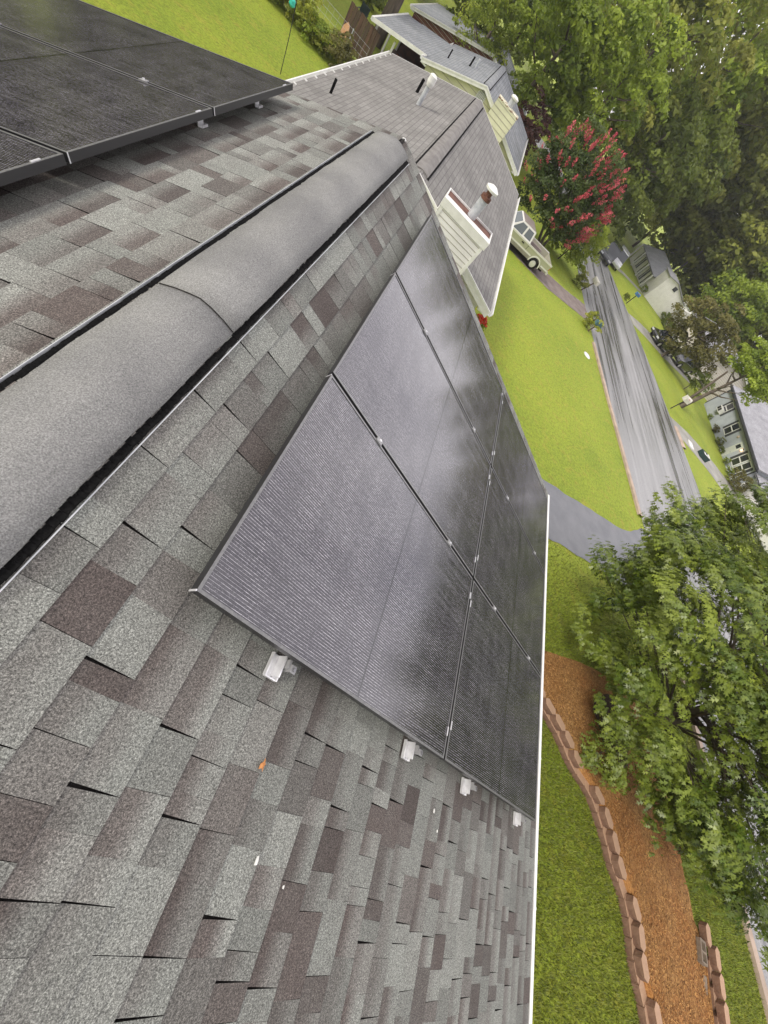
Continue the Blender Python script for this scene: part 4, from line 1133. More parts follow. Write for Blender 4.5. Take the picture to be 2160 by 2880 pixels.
# the maple in the front bed: real lobed leaves in rosettes at the twig ends
lobes = [(0, 0), (.10, -.05), (.38, -.30), (.42, -.02), (.78, -.34), (.72, -.06), (1.12, 0), (.72, .06), (.78, .34), (.42, .02), (.38, .30), (.10, .05)]
LB = np.array([(x - .45, y) for x, y in lobes])
def maple(base, c, rx, ry, rz, seed):
    r = np.random.default_rng(seed); rr = random.Random(seed)
    h = thing("maple_tree", "full green maple growing in the mulch bed beside the road", "tree", base)
    # boughs: lumps over the crown's surface, each carrying a skin of overlapping leaves
    nb_ = 270
    d0 = unit(nb_ * 3, r); d0 = d0[d0[:, 2] > -.85][:nb_]
    lob = 1 + .14 * np.sin(d0[:, 0] * 6 + 1) * np.cos(d0[:, 1] * 7) + .08 * np.sin(d0[:, 2] * 9 + d0[:, 1] * 4)
    rad0 = np.where(r.uniform(size=nb_) < .25, r.uniform(.40, .75, nb_), r.uniform(.80, 1.0, nb_)) * lob
    bough = np.array(c) + d0 * np.array([rx, ry, rz]) * rad0[:, None]
    br_ = r.uniform(.42, .85, nb_)
    nt = 15
    bi = np.repeat(np.arange(nb_), nt)
    e_ = unit(nb_ * nt, r) + d0[bi] * .75 + np.array([0, 0, .35]); e_ /= np.linalg.norm(e_, axis=1)[:, None]
    tips = bough[bi] + e_ * np.array([1, 1, .72]) * (br_[bi] * r.uniform(.75, 1.05, nb_ * nt))[:, None]
    n = len(tips); d = e_
    per = 26
    idx = np.repeat(np.arange(n), per)
    q = unit(len(idx), r); q[:, 2] = np.abs(q[:, 2]) * .7 - .15
    spread = (.30 * r.uniform(.7, 1.3, n))[idx]
    pos = tips[idx] + q * np.array([1, 1, .5]) * (spread * r.uniform(.3, 1, len(idx)))[:, None]
    k = len(idx)
    nrm = q * .40 + d[idx] * .65 + np.array([0, 0, .45]) + unit(k, r) * .30; nrm /= np.linalg.norm(nrm, axis=1)[:, None]
    outd = q * np.array([1, 1, .2]) + d[idx] * .5 - np.array([0, 0, .35])
    t_ = outd - nrm * (outd * nrm).sum(1)[:, None]; t_ /= np.linalg.norm(t_, axis=1)[:, None] + 1e-9
    b_ = np.cross(nrm, t_)
    s_ = (r.uniform(.090, .150, k))[:, None]
    m_ = len(LB); V = np.zeros((k, m_, 3))
    for i, (x, y) in enumerate(LB):
        V[:, i] = pos + t_ * s_ * x + b_ * s_ * y - nrm * s_ * (.18 * x * x + .35 * abs(y))
    bright = np.clip(r.normal(.42, .17, nb_)[bi] + r.normal(0, .14, n), 0, 1)[idx]
    np_mesh("crown", V.reshape(-1, 3), m_, LM['maple'], np.stack([np.clip(bright + r.normal(0, .12, k), 0, 1), r.uniform(.2, .8, k)], 1), h)
    mb = MB()
    b0, tp = Vector(base), Vector((c[0], c[1], c[2] + rz * .55))
    mb.tube([b0 - Vector((0, 0, .1)), b0 + Vector((0, 0, .3)), b0.lerp(tp, .4), b0.lerp(tp, .75), tp], [.17, .13, .10, .06, .02], 10)
    order = list(range(n)); rr.shuffle(order)
    for i in order[:70]:
        e = Vector(tips[i]); s0 = rr.uniform(.15, .75); p = b0.lerp(tp, s0)
        if (e - p).z < -.4: p = b0.lerp(tp, .22)
        m1 = p.lerp(e, .45) + Vector((0, 0, .12))
        mb.tube([p, m1, e], [.035, .022, .006], 5)
    mb.build("trunk", M['bark'], h, smooth=True)
    return h
maple(G(TRX, TRY, .35), (11.05, 4.15, -1.95), 2.75, 4.3, 2.8, 21)
# a few red leaves hanging low on it
flat = np.random.default_rng(5)
tr_ = thing("plum_shrub", "small dark red leaved shrub on the street lawn under the maple", "shrub", G(13.1, 1.4))
pos, out, t1, t2 = crown_points((13.1, 1.4, g(13.1, 1.4) + .35), .32, .28, .30, 16, 26, .12, flat, -.4)
np_mesh("foliage", leaf_quads(pos, out, .045, flat), 4, LM['plum'], np.stack([t1, t2], 1), tr_)
mb = MB(); mb.tube([G(13.1, 1.4, -.05), G(13.12, 1.42, .4)], [.02, .01], 6); mb.build("stem", M['bark'], tr_)

# crape myrtle by the truck
cm = tree("crape_myrtle", "crape myrtle covered in pink red flowers behind the pickup truck", G(8.2, 33.4), (7.0, 33.4, -3.45), 2.75, 2.5, 2.85, 'crape', 220, 120, .62, .085, 31, .10,
          extra_trunks=[(G(8.3, 33.2), (8.0, 32.6, -3.6)), (G(8.1, 33.6), (6.4, 33.9, -3.6))])
r = np.random.default_rng(77)
d = unit(900, r); d = d[(d[:, 2] > -.55)][:520]
d = d[r.uniform(size=len(d)) < (.10 + .62 * np.clip(d[:, 0] * .6 + d[:, 2] * .6 + .25 - d[:, 1] * .25, 0, 1))]
cc = np.array((7.0, 33.4, -3.45)) + d * np.array((2.9, 2.6, 3.0)) * r.uniform(.90, 1.10, len(d))[:, None]
idx = np.repeat(np.arange(len(d)), 42)
axis = d * .7 + np.array([0, 0, .6]); axis /= np.linalg.norm(axis, axis=1)[:, None]
s_ = r.uniform(-.5, .5, len(idx))
pos = cc[idx] + axis[idx] * (s_ * .52)[:, None] + unit(len(idx), r) * ((.5 - np.abs(s_)) * .22 * r.uniform(.5, 1, len(idx)) + .03)[:, None]
np_mesh("blossoms", leaf_quads(pos, unit(len(idx), r), .050, r), 4, LM['pink'], np.stack([np.repeat(r.uniform(0, 1, len(d)), 42), r.uniform(.2, .8, len(idx))], 1), cm)

# trees along the far street, each with its own place and look
T = [
 ("tree", "round mid green tree directly above the cream house's ridge", (2.0, 49), 11.5, 4.4, 'mid', 5.0),
 ("tree", "taller mid green tree just past the crape myrtle", (7.6, 50), 12.5, 4.2, 'mid', 5.2),
 ("tree", "dark leaning tree overhanging the far end of the street", (16.0, 63), 13.0, 5.6, 'dark', 4.2),
 ("tree", "dark dense tree behind the cream house's rear porch", (-6.5, 58), 13, 5.0, 'dark', 4.8),
 ("tree", "low yellow green tree at the edge of the third house's roof", (-2.6, 47.5), 6.5, 2.2, 'lime', 3.4),
 ("tree", "very tall olive tree rising over the flowering crape myrtle", (9.5, 62), 22, 6.4, 'olive', 8.0),
 ("tree", "tall mid green tree crowning the top of the picture", (-1.5, 66), 19, 6.0, 'mid', 8.0),
 ("tree", "tall dark tree beyond the bend of the street", (18, 74), 27, 7.0, 'mid', 8.0),
 ("tree", "tall olive tree above the dark overhanging one", (24.5, 82), 26, 7.0, 'olive', 8.0),
 ("tree", "dark spreading tree leaning over the white house's far end", (21.0, 71), 15.5, 6.2, 'dark', 4.4),
 ("tree", "bright yellow green tree filling the gap above the utility pole", (34.5, 94), 22, 6.8, 'yellow', 8.0),
 ("tree", "yellow green tree behind the white house's roof", (38.5, 91), 13, 5.6, 'yellow', 6.0),
 ("tree", "pale yellow green tree right of the utility pole", (47, 89), 14.5, 6.2, 'yellow', 6.0),
 ("tree", "mid green tree behind the pale pink house", (43.5, 70), 12, 5.5, 'mid', 5.0),
 ("tree", "olive tree at the picture edge behind the grey house", (53, 62), 13, 6.0, 'olive', 5.0),
 ("tree", "yellow topped tree behind the grey house's roof", (52, 76), 13.5, 6.0, 'yellow', 6.0),
]
for i, (nm, lb, (x, y), H_, rad_, lm, ch_) in enumerate(T):
    zb = g(x, y)
    rz_ = (H_ - ch_ * .35) / 2
    tree(nm, lb, G(x, y), (x + rng.uniform(-.3, .3), y, zb + H_ - rz_), rad_, rad_ * .95, rz_, lm, 95, 105, rad_ * .27, rad_ * .042, 100 + i, .22, low=-.95)
tree("tree", "brownish green spreading tree hiding the middle of the black parked car", G(28.0, 44.8), (29.0, 46.3, -4.0), 3.3, 3.4, 2.9, 'brown', 110, 110, .8, .13, 201, .13, low=-.8)
tree("tree", "forked pale trunked tree between the white mailbox and the grey house", G(27.9, 35.6), (29.6, 37.4, -2.0), 2.2, 2.5, 1.9, 'mid', 70, 110, .75, .12, 202, .15, low=-.6, extra_trunks=[(G(27.95, 35.5), (29.2, 36.9, -3.2)), (G(27.9, 35.75), (28.6, 37.8, -3.1))])
tree("shrub", "dark bushy shrub at the driveway corner by the grey house", G(31.9, 43.2), (32.3, 43.5, g(32, 43.4) + 1.25), 1.25, 1.35, 1.15, 'dark', 50, 80, .36, .075, 203, .05, cat="shrub", low=-.9)
tree("shrub", "bright yellow green shrub beneath the crape myrtle beside the street", G(10.6, 36.6), (10.8, 36.6, g(11.3, 36.8) + 1.6), 1.9, 1.8, 1.65, 'lime', 90, 90, .50, .085, 204, .05, cat="shrub", low=-.9)
tree("shrub", "dark red tinted shrub behind the cream house", G(3.4, 43.4), (3.4, 43.4, -4.6), 1.6, 1.7, 2.0, 'plum', 50, 90, .5, .10, 205, .08, cat="shrub")
tree("shrub", "rusty brown shrub in front of the white garage", G(34.4, 31.0), (34.5, 31.0, g(33.5, 31.6) + .7), 1.0, 1.0, .75, 'brown', 40, 80, .34, .06, 206, .05, cat="shrub", low=-.9)
for i, (x, y, s_, lm, lb) in enumerate([(35.7, 65.8, .8, 'dark', "clipped green ball shrub below the white house, nearest its wall"), (35.7, 64.0, .75, 'dark', "clipped green ball shrub below the white house, middle of three"), (35.6, 62.2, .8, 'dark', "clipped green ball shrub below the white house, nearest the cars"),
     (13.25, 28.85, .62, 'yellow', "leafy bush wrapped round the green mailbox"), (12.7, 35.3, .6, 'olive', "low bush at the foot of the leaning white mailbox"), (22.2, 49.3, .35, 'dark', "small bush at the foot of the blue mailbox"),
     (38.0, 44.6, .30, 'mid', "low shrub under the first window of the grey house"), (37.3, 41.6, .42, 'brown', "taller shrub between the grey house's first two windows"), (36.7, 38.9, .42, 'olive', "shrub left of the white front door"), (36.3, 37.2, .32, 'dark', "dark shrub by the door step of the grey house"),
     (35.7, 35.0, .36, 'lime', "flowering shrub under the double window of the grey house"), (35.2, 33.2, .36, 'lime', "bright shrub at the grey house's garage corner"), (31.3, 67.9, .55, 'mid', "rounded shrub in front of the white house's porch")]):
    tree("shrub", lb, G(x, y), G(x, y, s_ * .8), s_ * 1.05, s_ * 1.05, s_ * .85, lm, 34, 60, s_ * .34, s_ * .085, 300 + i, .03, cat="shrub", low=-.9, group=None)
fl_ = thing("flower_clump", "clump of red flowers at the corner of the white sided neighbour house", "flowers", G(4.55, 15.8))
r = np.random.default_rng(9); pos, out, t1, t2 = crown_points(G(4.55, 15.8, .25), .30, .45, .26, 22, 30, .11, r, -.3)
np_mesh("blossoms", leaf_quads(pos, out, .04, r), 4, LM['red'], np.stack([t1, t2], 1), fl_)
pos, out, t1, t2 = crown_points(G(4.5, 15.8, .15), .38, .5, .22, 22, 24, .12, r, -.3)
np_mesh("foliage", leaf_quads(pos, out, .05, r), 4, LM['mid'], np.stack([t1, t2], 1), fl_)

# the wood beyond the houses reads as one mass
allV, allT = [], []
r = np.random.default_rng(404)
spots = []
for k in range(30):
    az = R(-8 + k * 3.3 + r.uniform(-1, 1)); dist = 96 + r.uniform(-6, 8)
    spots.append((math.sin(az) * dist, math.cos(az) * dist, r.uniform(20, 24) + (9 if k < 9 else 0)))
for k in range(26):
    az = R(-10 + k * 4 + r.uniform(-1, 1)); dist = 122 + r.uniform(-6, 8)
    spots.append((math.sin(az) * dist, math.cos(az) * dist, r.uniform(25, 29) + (10 if k < 8 else 0)))
for k in range(12):
    az = R(-62 + k * 4.6); dist = 84 + r.uniform(-8, 8)
    spots.append((math.sin(az) * dist, math.cos(az) * dist, r.uniform(13, 17)))
for az_, dist, H_ in ((19, 88, 27), (22, 100, 30), (21, 112, 34), (24.5, 104, 29), (17, 104, 32), (27, 108, 27)):
    spots.append((math.sin(R(az_)) * dist, math.cos(R(az_)) * dist, H_))
for k in range(9):
    az = R(-66 + k * 4.7); dist = 43 + r.uniform(-2, 4)
    spots.append((math.sin(az) * dist, math.cos(az) * dist, r.uniform(11, 14)))
for x, y, H_ in spots:
    zb = g(x, y); rz_ = H_ * .47; rad_ = r.uniform(5.2, 7.0)
    pos, out, t1, t2 = crown_points((x, y, zb + H_ - rz_), rad_, rad_, rz_, 72, 66, rad_ * .32, r, -.97)
    allV.append(leaf_quads(pos, out, .40, r)); allT.append(np.stack([np.clip(t1 + r.uniform(-.25, .25), 0, 1), t2], 1))
tag(np_mesh("woodland", np.concatenate(allV), 4, LM['olive'], np.concatenate(allT)), "dense green wood rising beyond the houses and the street", "woodland", kind='stuff')

# short grass blades on the near lawns (nobody could count them)
def inside(P, poly):
    x, y = P[:, 0], P[:, 1]; ins = np.zeros(len(P), bool); n = len(poly)
    for i in range(n):
        (x1, y1), (x2, y2) = poly[i], poly[(i + 1) % n]
        c_ = ((y1 > y) != (y2 > y)) & (x < (x2 - x1) * (y - y1) / (y2 - y1 + 1e-12) + x1)
        ins ^= c_
    return ins
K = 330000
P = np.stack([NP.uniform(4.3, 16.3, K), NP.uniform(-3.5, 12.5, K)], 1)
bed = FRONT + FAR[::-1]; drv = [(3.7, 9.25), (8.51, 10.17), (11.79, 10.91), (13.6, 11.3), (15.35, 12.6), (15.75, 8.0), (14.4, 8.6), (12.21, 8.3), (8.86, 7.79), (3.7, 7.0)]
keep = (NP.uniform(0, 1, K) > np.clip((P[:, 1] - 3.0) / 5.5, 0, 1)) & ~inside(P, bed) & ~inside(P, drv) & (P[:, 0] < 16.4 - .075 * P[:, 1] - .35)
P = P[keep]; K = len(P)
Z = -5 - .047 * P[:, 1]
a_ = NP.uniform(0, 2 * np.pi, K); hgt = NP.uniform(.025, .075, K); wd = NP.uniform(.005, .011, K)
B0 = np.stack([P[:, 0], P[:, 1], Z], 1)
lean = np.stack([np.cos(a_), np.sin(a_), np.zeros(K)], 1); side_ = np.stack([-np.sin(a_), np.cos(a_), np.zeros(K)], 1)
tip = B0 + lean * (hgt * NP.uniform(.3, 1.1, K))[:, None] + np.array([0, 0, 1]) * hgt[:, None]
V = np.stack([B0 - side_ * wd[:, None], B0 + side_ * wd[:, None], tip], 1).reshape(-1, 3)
M['blade'] = leaf_mat("grass_blades", (.085, .120, .013), (.245, .265, .034), .2, .5, .3)  # darker than the lawn: shade near the house put into the blade colour
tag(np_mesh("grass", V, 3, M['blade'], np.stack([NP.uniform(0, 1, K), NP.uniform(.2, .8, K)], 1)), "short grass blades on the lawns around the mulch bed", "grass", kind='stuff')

# ------------------------------------------------------------------ vehicles
M['tyre'] = noisy("black_tyre_rubber", (.012, .012, .012), (.025, .024, .023), 30, .8, .3)
M['rim'] = mat("white_wheel_rim", (.72, .71, .67), .35, .6, .2)
M['champagne'] = mat("champagne_paint", (.46, .455, .35), .25, .6, .15, .6)
M['cream_paint'] = mat("cream_white_paint", (.74, .73, .68), .25, .6, .0, .6)
M['lower_paint'] = noisy("dusty_lower_paint", (.33, .31, .26), (.26, .24, .20), 3, .4, .5)
M['bed'] = noisy("brown_bed_and_roof_reflection", (.22, .18, .165), (.30, .26, .24), 3, .35, .5)
M['black_paint'] = mat("black_paint", (.010, .011, .013), .12, .6, .0, 1.0)
M['grey_paint'] = mat("dark_green_grey_paint", (.030, .038, .038), .15, .6, .0, 1.0)
M['white_paint'] = mat("white_paint", (.72, .73, .74), .2, .6, .0, 1.0)
M['tail'] = mat("red_tail_light", (.55, .02, .015), .25, .6)
M['tail_on'] = mat("lit_red_tail_light", (.7, .03, .03), .3, .5); _b = M['tail_on'].node_tree.nodes["Principled BSDF"]; _b.inputs["Emission Color"].default_value = (1, .06, .05, 1); _b.inputs["Emission Strength"].default_value = 1.6
M['head'] = mat("clear_headlight", (.6, .62, .64), .1, .8)
M['chrome'] = mat("chrome_trim", (.6, .6, .6), .15, .6, .9)
def frustum(mb, x0b, x1b, x0t, x1t, zb, zt, wb, wt, mi=0):
    b = [(x0b, -wb, zb), (x1b, -wb, zb), (x1b, wb, zb), (x0b, wb, zb)]
    t_ = [(x0t, -wt, zt), (x1t, -wt, zt), (x1t, wt, zt), (x0t, wt, zt)]
    for k in range(4): mb.poly([b[k], b[(k + 1) % 4], t_[(k + 1) % 4], t_[k]], mi)
    mb.poly(t_, mi); mb.poly(list(reversed(b)), mi)
def face_pane(parent, name, m, q, off=.006, inset=.0):
    """thin pane standing just proud of a four-cornered face"""
    q = [Vector(p) for p in q]; n_ = (q[1] - q[0]).cross(q[3] - q[0]).normalized()
    c_ = sum(q, Vector()) / 4
    if n_.dot(Vector((0, c_.y, .2)) if abs(n_.y) > .5 else Vector((c_.x - (q[0].x + q[2].x) / 2 + n_.x, 0, .05))) < 0: n_ = -n_
    a = [p + n_ * off for p in q]; b = [p - n_ * .01 for p in q]
    mb = MB(); mb.poly(a); mb.poly(list(reversed(b)))
    for k in range(4): mb.poly([a[k], a[(k + 1) % 4], b[(k + 1) % 4], b[k]])
    return mb.build(name, m, parent, local=True)
def add_wheel(v, x, y, r_, w=.20, side=1):
    s_ = 1 if y > 0 else -1
    mb = MB(); N_ = 20
    prof = [(-.5 * w, r_ * .62), (-.5 * w, r_ * .93), (-.32 * w, r_), (.32 * w, r_), (.5 * w, r_ * .93), (.5 * w, r_ * .62)]
    for i in range(N_):
        a0, a1 = 2 * math.pi * i / N_, 2 * math.pi * (i + 1) / N_
        for k in range(len(prof) - 1):
            (ya, ra), (yb, rb) = prof[k], prof[k + 1]
            mb.poly([(x + ra * math.cos(a0), y + ya, r_ + ra * math.sin(a0)), (x + rb * math.cos(a0), y + yb, r_ + rb * math.sin(a0)), (x + rb * math.cos(a1), y + yb, r_ + rb * math.sin(a1)), (x + ra * math.cos(a1), y + ya, r_ + ra * math.sin(a1))])
    wl_ = mb.build("wheel", M['tyre'], v, local=True, smooth=True)
    mb = MB(); yo = y + s_ * .38 * w
    mb.tube([(x, y - s_ * .3 * w, r_), (x, yo, r_), (x, yo + s_ * .02, r_), (x, yo + s_ * .035, r_)], [r_ * .63, r_ * .63, r_ * .55, r_ * .22], 18)
    for k in range(6):
        a = math.pi * k / 3
        mb.box((x + r_ * .40 * math.cos(a), yo + s_ * .022, r_ + r_ * .40 * math.sin(a)), .03, .02, .12, 0, (math.cos(a), 0, math.sin(a)), (0, 1, 0), (-math.sin(a), 0, math.cos(a)))
    mb.build("rim", M['rim'], wl_, local=True)
    return wl_
tx, ty = 7.20, 28.72
truck = thing("pickup_truck", "champagne and white pickup truck parked on the brown driveway", "pickup truck", (tx, ty, g(tx, ty) + .02), rz=math.atan2(-.20, -.98))
W2 = .80
mb = MB()                                           # lower body with wheel cut-outs on each side
def arch(cx, r_, n=8): return [(cx + r_ * math.cos(a), .33 + r_ * math.sin(a)) for a in [math.pi * (1 - k / n) for k in range(n + 1)]]
side_prof = [(-1.02, .42), (-.42, .42)] + arch(0, .40) + [(.42, .34), (2.28, .34)] + arch(2.75, .40) + [(3.18, .36), (3.85, .40), (3.92, .62), (3.86, .84), (2.62, .95), (.98, .95), (-1.06, .93)]
for s_ in (-1, 1):
    mb.poly([(x, s_ * W2, z) for x, z in side_prof])
    mb.poly([(x, s_ * (W2 - .06), z) for x, z in side_prof])
    for i in range(len(side_prof)):
        a, b = side_prof[i], side_prof[(i + 1) % len(side_prof)]
        mb.poly([(a[0], s_ * W2, a[1]), (b[0], s_ * W2, b[1]), (b[0], s_ * (W2 - .06), b[1]), (a[0], s_ * (W2 - .06), a[1])])
mb.bx(3.80, 3.91, -W2 + .05, W2 - .05, .42, .84); mb.bx(-1.06, -1.00, -W2 + .05, W2 - .05, .44, .93); mb.bx(.92, .99, -W2 + .05, W2 - .05, .40, .95)
body = mb.build("body", M['champagne'], truck, local=True)
mb = MB(); mb.poly([(2.60, -W2 + .02, .955), (3.86, -W2 + .04, .85), (3.86, W2 - .04, .85), (2.60, W2 - .02, .955)]); mb.poly([(2.60, -W2 + .02, .93), (2.60, W2 - .02, .93), (3.86, W2 - .04, .82), (3.86, -W2 + .04, .82)]); mb.build("hood", M['champagne'], truck, local=True)
mb = MB(); mb.bx(-1.0, .92, -W2 + .05, W2 - .05, .56, .62); mb.bx(-.45, .45, W2 - .26, W2 - .06, .62, .80); mb.bx(-.45, .45, -W2 + .06, -W2 + .26, .62, .80); mb.build("bed_floor", M['bed'], truck, local=True)
mb = MB()
for s_ in (-1, 1): mb.bx(-1.05, 3.6, s_ * W2 - .03 if s_ > 0 else -W2 - .012, W2 + .012 if s_ > 0 else -W2 + .03, .875, .962)
mb.build("belt_rail", M['cream_paint'], body, local=True)
mb = MB()
for s_ in (-1, 1):
    for a, b in ((-1.05, -.47), (.47, 2.24)): mb.bx(a, b, s_ * (W2 + .008) - .008, s_ * (W2 + .008) + .008, .52, .60)
mb.build("side_stripe", M['cream_paint'], body, local=True)
mb = MB()
for s_ in (-1, 1):
    for a, b in ((.43, 2.27), (-1.02, -.43)): mb.bx(a, b, s_ * (W2 + .003) - .006, s_ * (W2 + .003) + .006, .345 if a > 0 else .425, .52)
mb.build("lower_panel", M['lower_paint'], body, local=True)
mb = MB()
for cx in (0, 2.75):
    for s_ in (-1, 1):
        A_ = arch(cx, .455, 12); B__ = arch(cx, .385, 12)
        for k in range(12):
            for o1, o2 in ((.03, .03),):
                y1 = s_ * (W2 + .028)
                mb.poly([(A_[k][0], y1, A_[k][1]), (A_[k + 1][0], y1, A_[k + 1][1]), (B__[k + 1][0], y1, B__[k + 1][1]), (B__[k][0], y1, B__[k][1])])
                mb.poly([(A_[k][0], y1, A_[k][1]), (A_[k + 1][0], y1, A_[k + 1][1]), (A_[k + 1][0], s_ * (W2 - .02), A_[k + 1][1]), (A_[k][0], s_ * (W2 - .02), A_[k][1])])
mb.build("wheel_arch", M['cream_paint'], body, local=True)
mb = MB(); frustum(mb, .98, 2.66, 1.10, 2.12, .95, 1.50, .775, .63); mb.bx(1.12, 2.10, -.62, .62, 1.50, 1.515)
cab = mb.build("cab", M['cream_paint'], truck, local=True)
mb = MB(); mb.bx(1.14, 2.08, -.60, .60, 1.515, 1.528); mb.build("cab_roof", M['bed'], cab, local=True)  # brownish reflection on the cab roof put into its colour
def cabpt(x, z, s_): u = (z - .95) / .55; return (x, s_ * (.775 - .145 * u), z)
for s_ in (1, -1):
    face_pane(cab, "side_window", M['glass_car'] if 'glass_car' in M else M.setdefault('glass_car', mat("grey_car_glass", (.10, .12, .125), .06, .9)), [cabpt(1.74, .99, s_), cabpt(2.50, .99, s_), cabpt(2.12, 1.43, s_), cabpt(1.74, 1.43, s_)])
    face_pane(cab, "side_window", M['glass_car'], [cabpt(1.10, 1.02, s_), cabpt(1.62, 1.02, s_), cabpt(1.62, 1.43, s_), cabpt(1.20, 1.43, s_)])
def wpt(u, v): x = 2.66 - .54 * v; return (x + .004, (.72 - .13 * v) * u, .95 + .55 * v)
face_pane(cab, "windscreen", M['glass_car'], [wpt(-.95, .06), wpt(.95, .06), wpt(.95, .93), wpt(-.95, .93)], .012)
def rpt(u, v): return (.98 + .12 * v - .004, (.72 - .13 * v) * u, .95 + .55 * v)
face_pane(cab, "rear_window", M['glass_car'], [rpt(-.9, .2), rpt(.9, .2), rpt(.9, .9), rpt(-.9, .9)], -.014)
mb = MB()
for s_ in (-1, 1): mb.bx(.965, .985, s_ * W2 - .006 if s_ > 0 else -W2 - .006, s_ * W2 + .006 if s_ > 0 else -W2 + .006, .40, .88)
mb.build("panel_gap", M['dark_inside'], body, local=True)
for s_ in (-1, 1):
    mb = MB(); mb.bx(1.30, 1.48, s_ * (W2 + .012) - .012, s_ * (W2 + .012) + .012, .76, .81); mb.build("door_handle", M['dark_inside'], body, local=True)
    mb = MB(); mb.bx(-1.085, -1.04, s_ * .70 - .07, s_ * .70 + .07, .62, .84); mb.build("tail_light", M['tail'], truck, local=True)
    mb = MB(); mb.bx(3.86, 3.935, s_ * .60 - .14, s_ * .60 + .14, .60, .78); mb.build("headlight", M['head'], truck, local=True)
    for cx in (0, 2.75): add_wheel(truck, cx, s_ * (W2 - .10), .33)
mb = MB(); mb.bx(-1.20, -1.07, -W2 + .02, W2 - .02, .40, .54); mb.build("rear_bumper", M['cream_paint'], truck, local=True)
mb = MB(); mb.bx(3.92, 4.02, -W2, W2, .38, .54); mb.build("front_bumper", M['chrome'], truck, local=True)
mb = MB(); mb.bx(-.9, 3.6, -.5, .5, .24, .40); mb.build("chassis", M['dark_inside'], truck, local=True)

def car(name, label, cat, x, y, rz, paint, tall=False, roof_m=None, lit=False):
    v = thing(name, label, cat, (x, y, g(x, y) + .02), None, rz)
    H1, H2 = (.98, 1.72) if tall else (.88, 1.45)
    w = .90
    mb = MB()
    sp = [(-2.2, .34), (-1.78, .34)] + [(-1.36 + .38 * math.cos(a), .34 + .38 * math.sin(a)) for a in [math.pi * (1 - k / 7) for k in range(8)]] + [(-.95, .26), (.95, .26)] + [(1.36 + .38 * math.cos(a), .34 + .38 * math.sin(a)) for a in [math.pi * (1 - k / 7) for k in range(8)]] + [(1.8, .34), (2.25, .40), (2.30, .62), (2.18, H1 - .14), (1.15, H1), (-2.05, H1), (-2.28, H1 - .2)]
    for s_ in (-1, 1): mb.poly([(a, s_ * w, b) for a, b in sp])
    for i in range(len(sp)):
        a, b = sp[i], sp[(i + 1) % len(sp)]
        mb.poly([(a[0], -w, a[1]), (b[0], -w, b[1]), (b[0], w, b[1]), (a[0], w, a[1])])
    mb.build("body", paint, v, local=True, bevel=.03)
    mb = MB()
    if tall: frustum(mb, -2.12, 1.25, -1.85, .45, H1 - .01, H2, .86, .70)
    else: frustum(mb, -1.95, 1.25, -1.25, .45, H1 - .01, H2, .84, .64)
    gh_ = mb.build("cabin_glass", M['glass'], v, local=True)
    mb = MB(); a0, a1, wt = ((-1.88, .50, .71) if tall else (-1.28, .48, .65)); mb.bx(a0, a1, -wt, wt, H2 - .03, H2 + .03); mb.build("roof", roof_m or paint, v, local=True, bevel=.02)
    for s_ in (-1, 1):
        mb = MB(); mb.bx(-2.32, -2.24, s_ * .68 - .16, s_ * .68 + .16, H1 - .34, H1 - .14); mb.build("tail_light", M['tail_on'] if lit else M['tail'], v, local=True)
        mb = MB(); mb.bx(2.22, 2.315, s_ * .64 - .18, s_ * .64 + .18, .58, .72); mb.build("headlight", M['head'], v, local=True)
        for cx in (-1.36, 1.36): add_wheel(v, cx, s_ * .80, .34)
    mb = MB(); mb.bx(-2.34, -2.25, -.85, .85, .38, .56); mb.build("bumper", paint, v, local=True)
    return v
car("parked_car", "black car with sky reflection painted on its roof at the street end of the grey driveway", "car", 28.6, 48.0, R(205), M['black_paint'], False, M['white_paint'])  # white roof paint stands for sky reflected in a black roof
car("parked_car", "black car farther up the driveway beside the pinkish house", "car", 34.0, 50.9, R(208), M['black_paint'], True)
car("parked_car", "dark grey car parked at the far kerb of the street", "car", 19.5, 55.6, R(-109), M['grey_paint'], True)
car("parked_car", "white car beside the dark grey car at the far kerb", "car", 21.7, 58.8, R(-107), M['white_paint'], True)
car("moving_car", "car with lit red tail lights under the dark overhanging tree", "car", 14.7, 65.6, R(102), M['black_paint'], True, M['white_paint'], True)

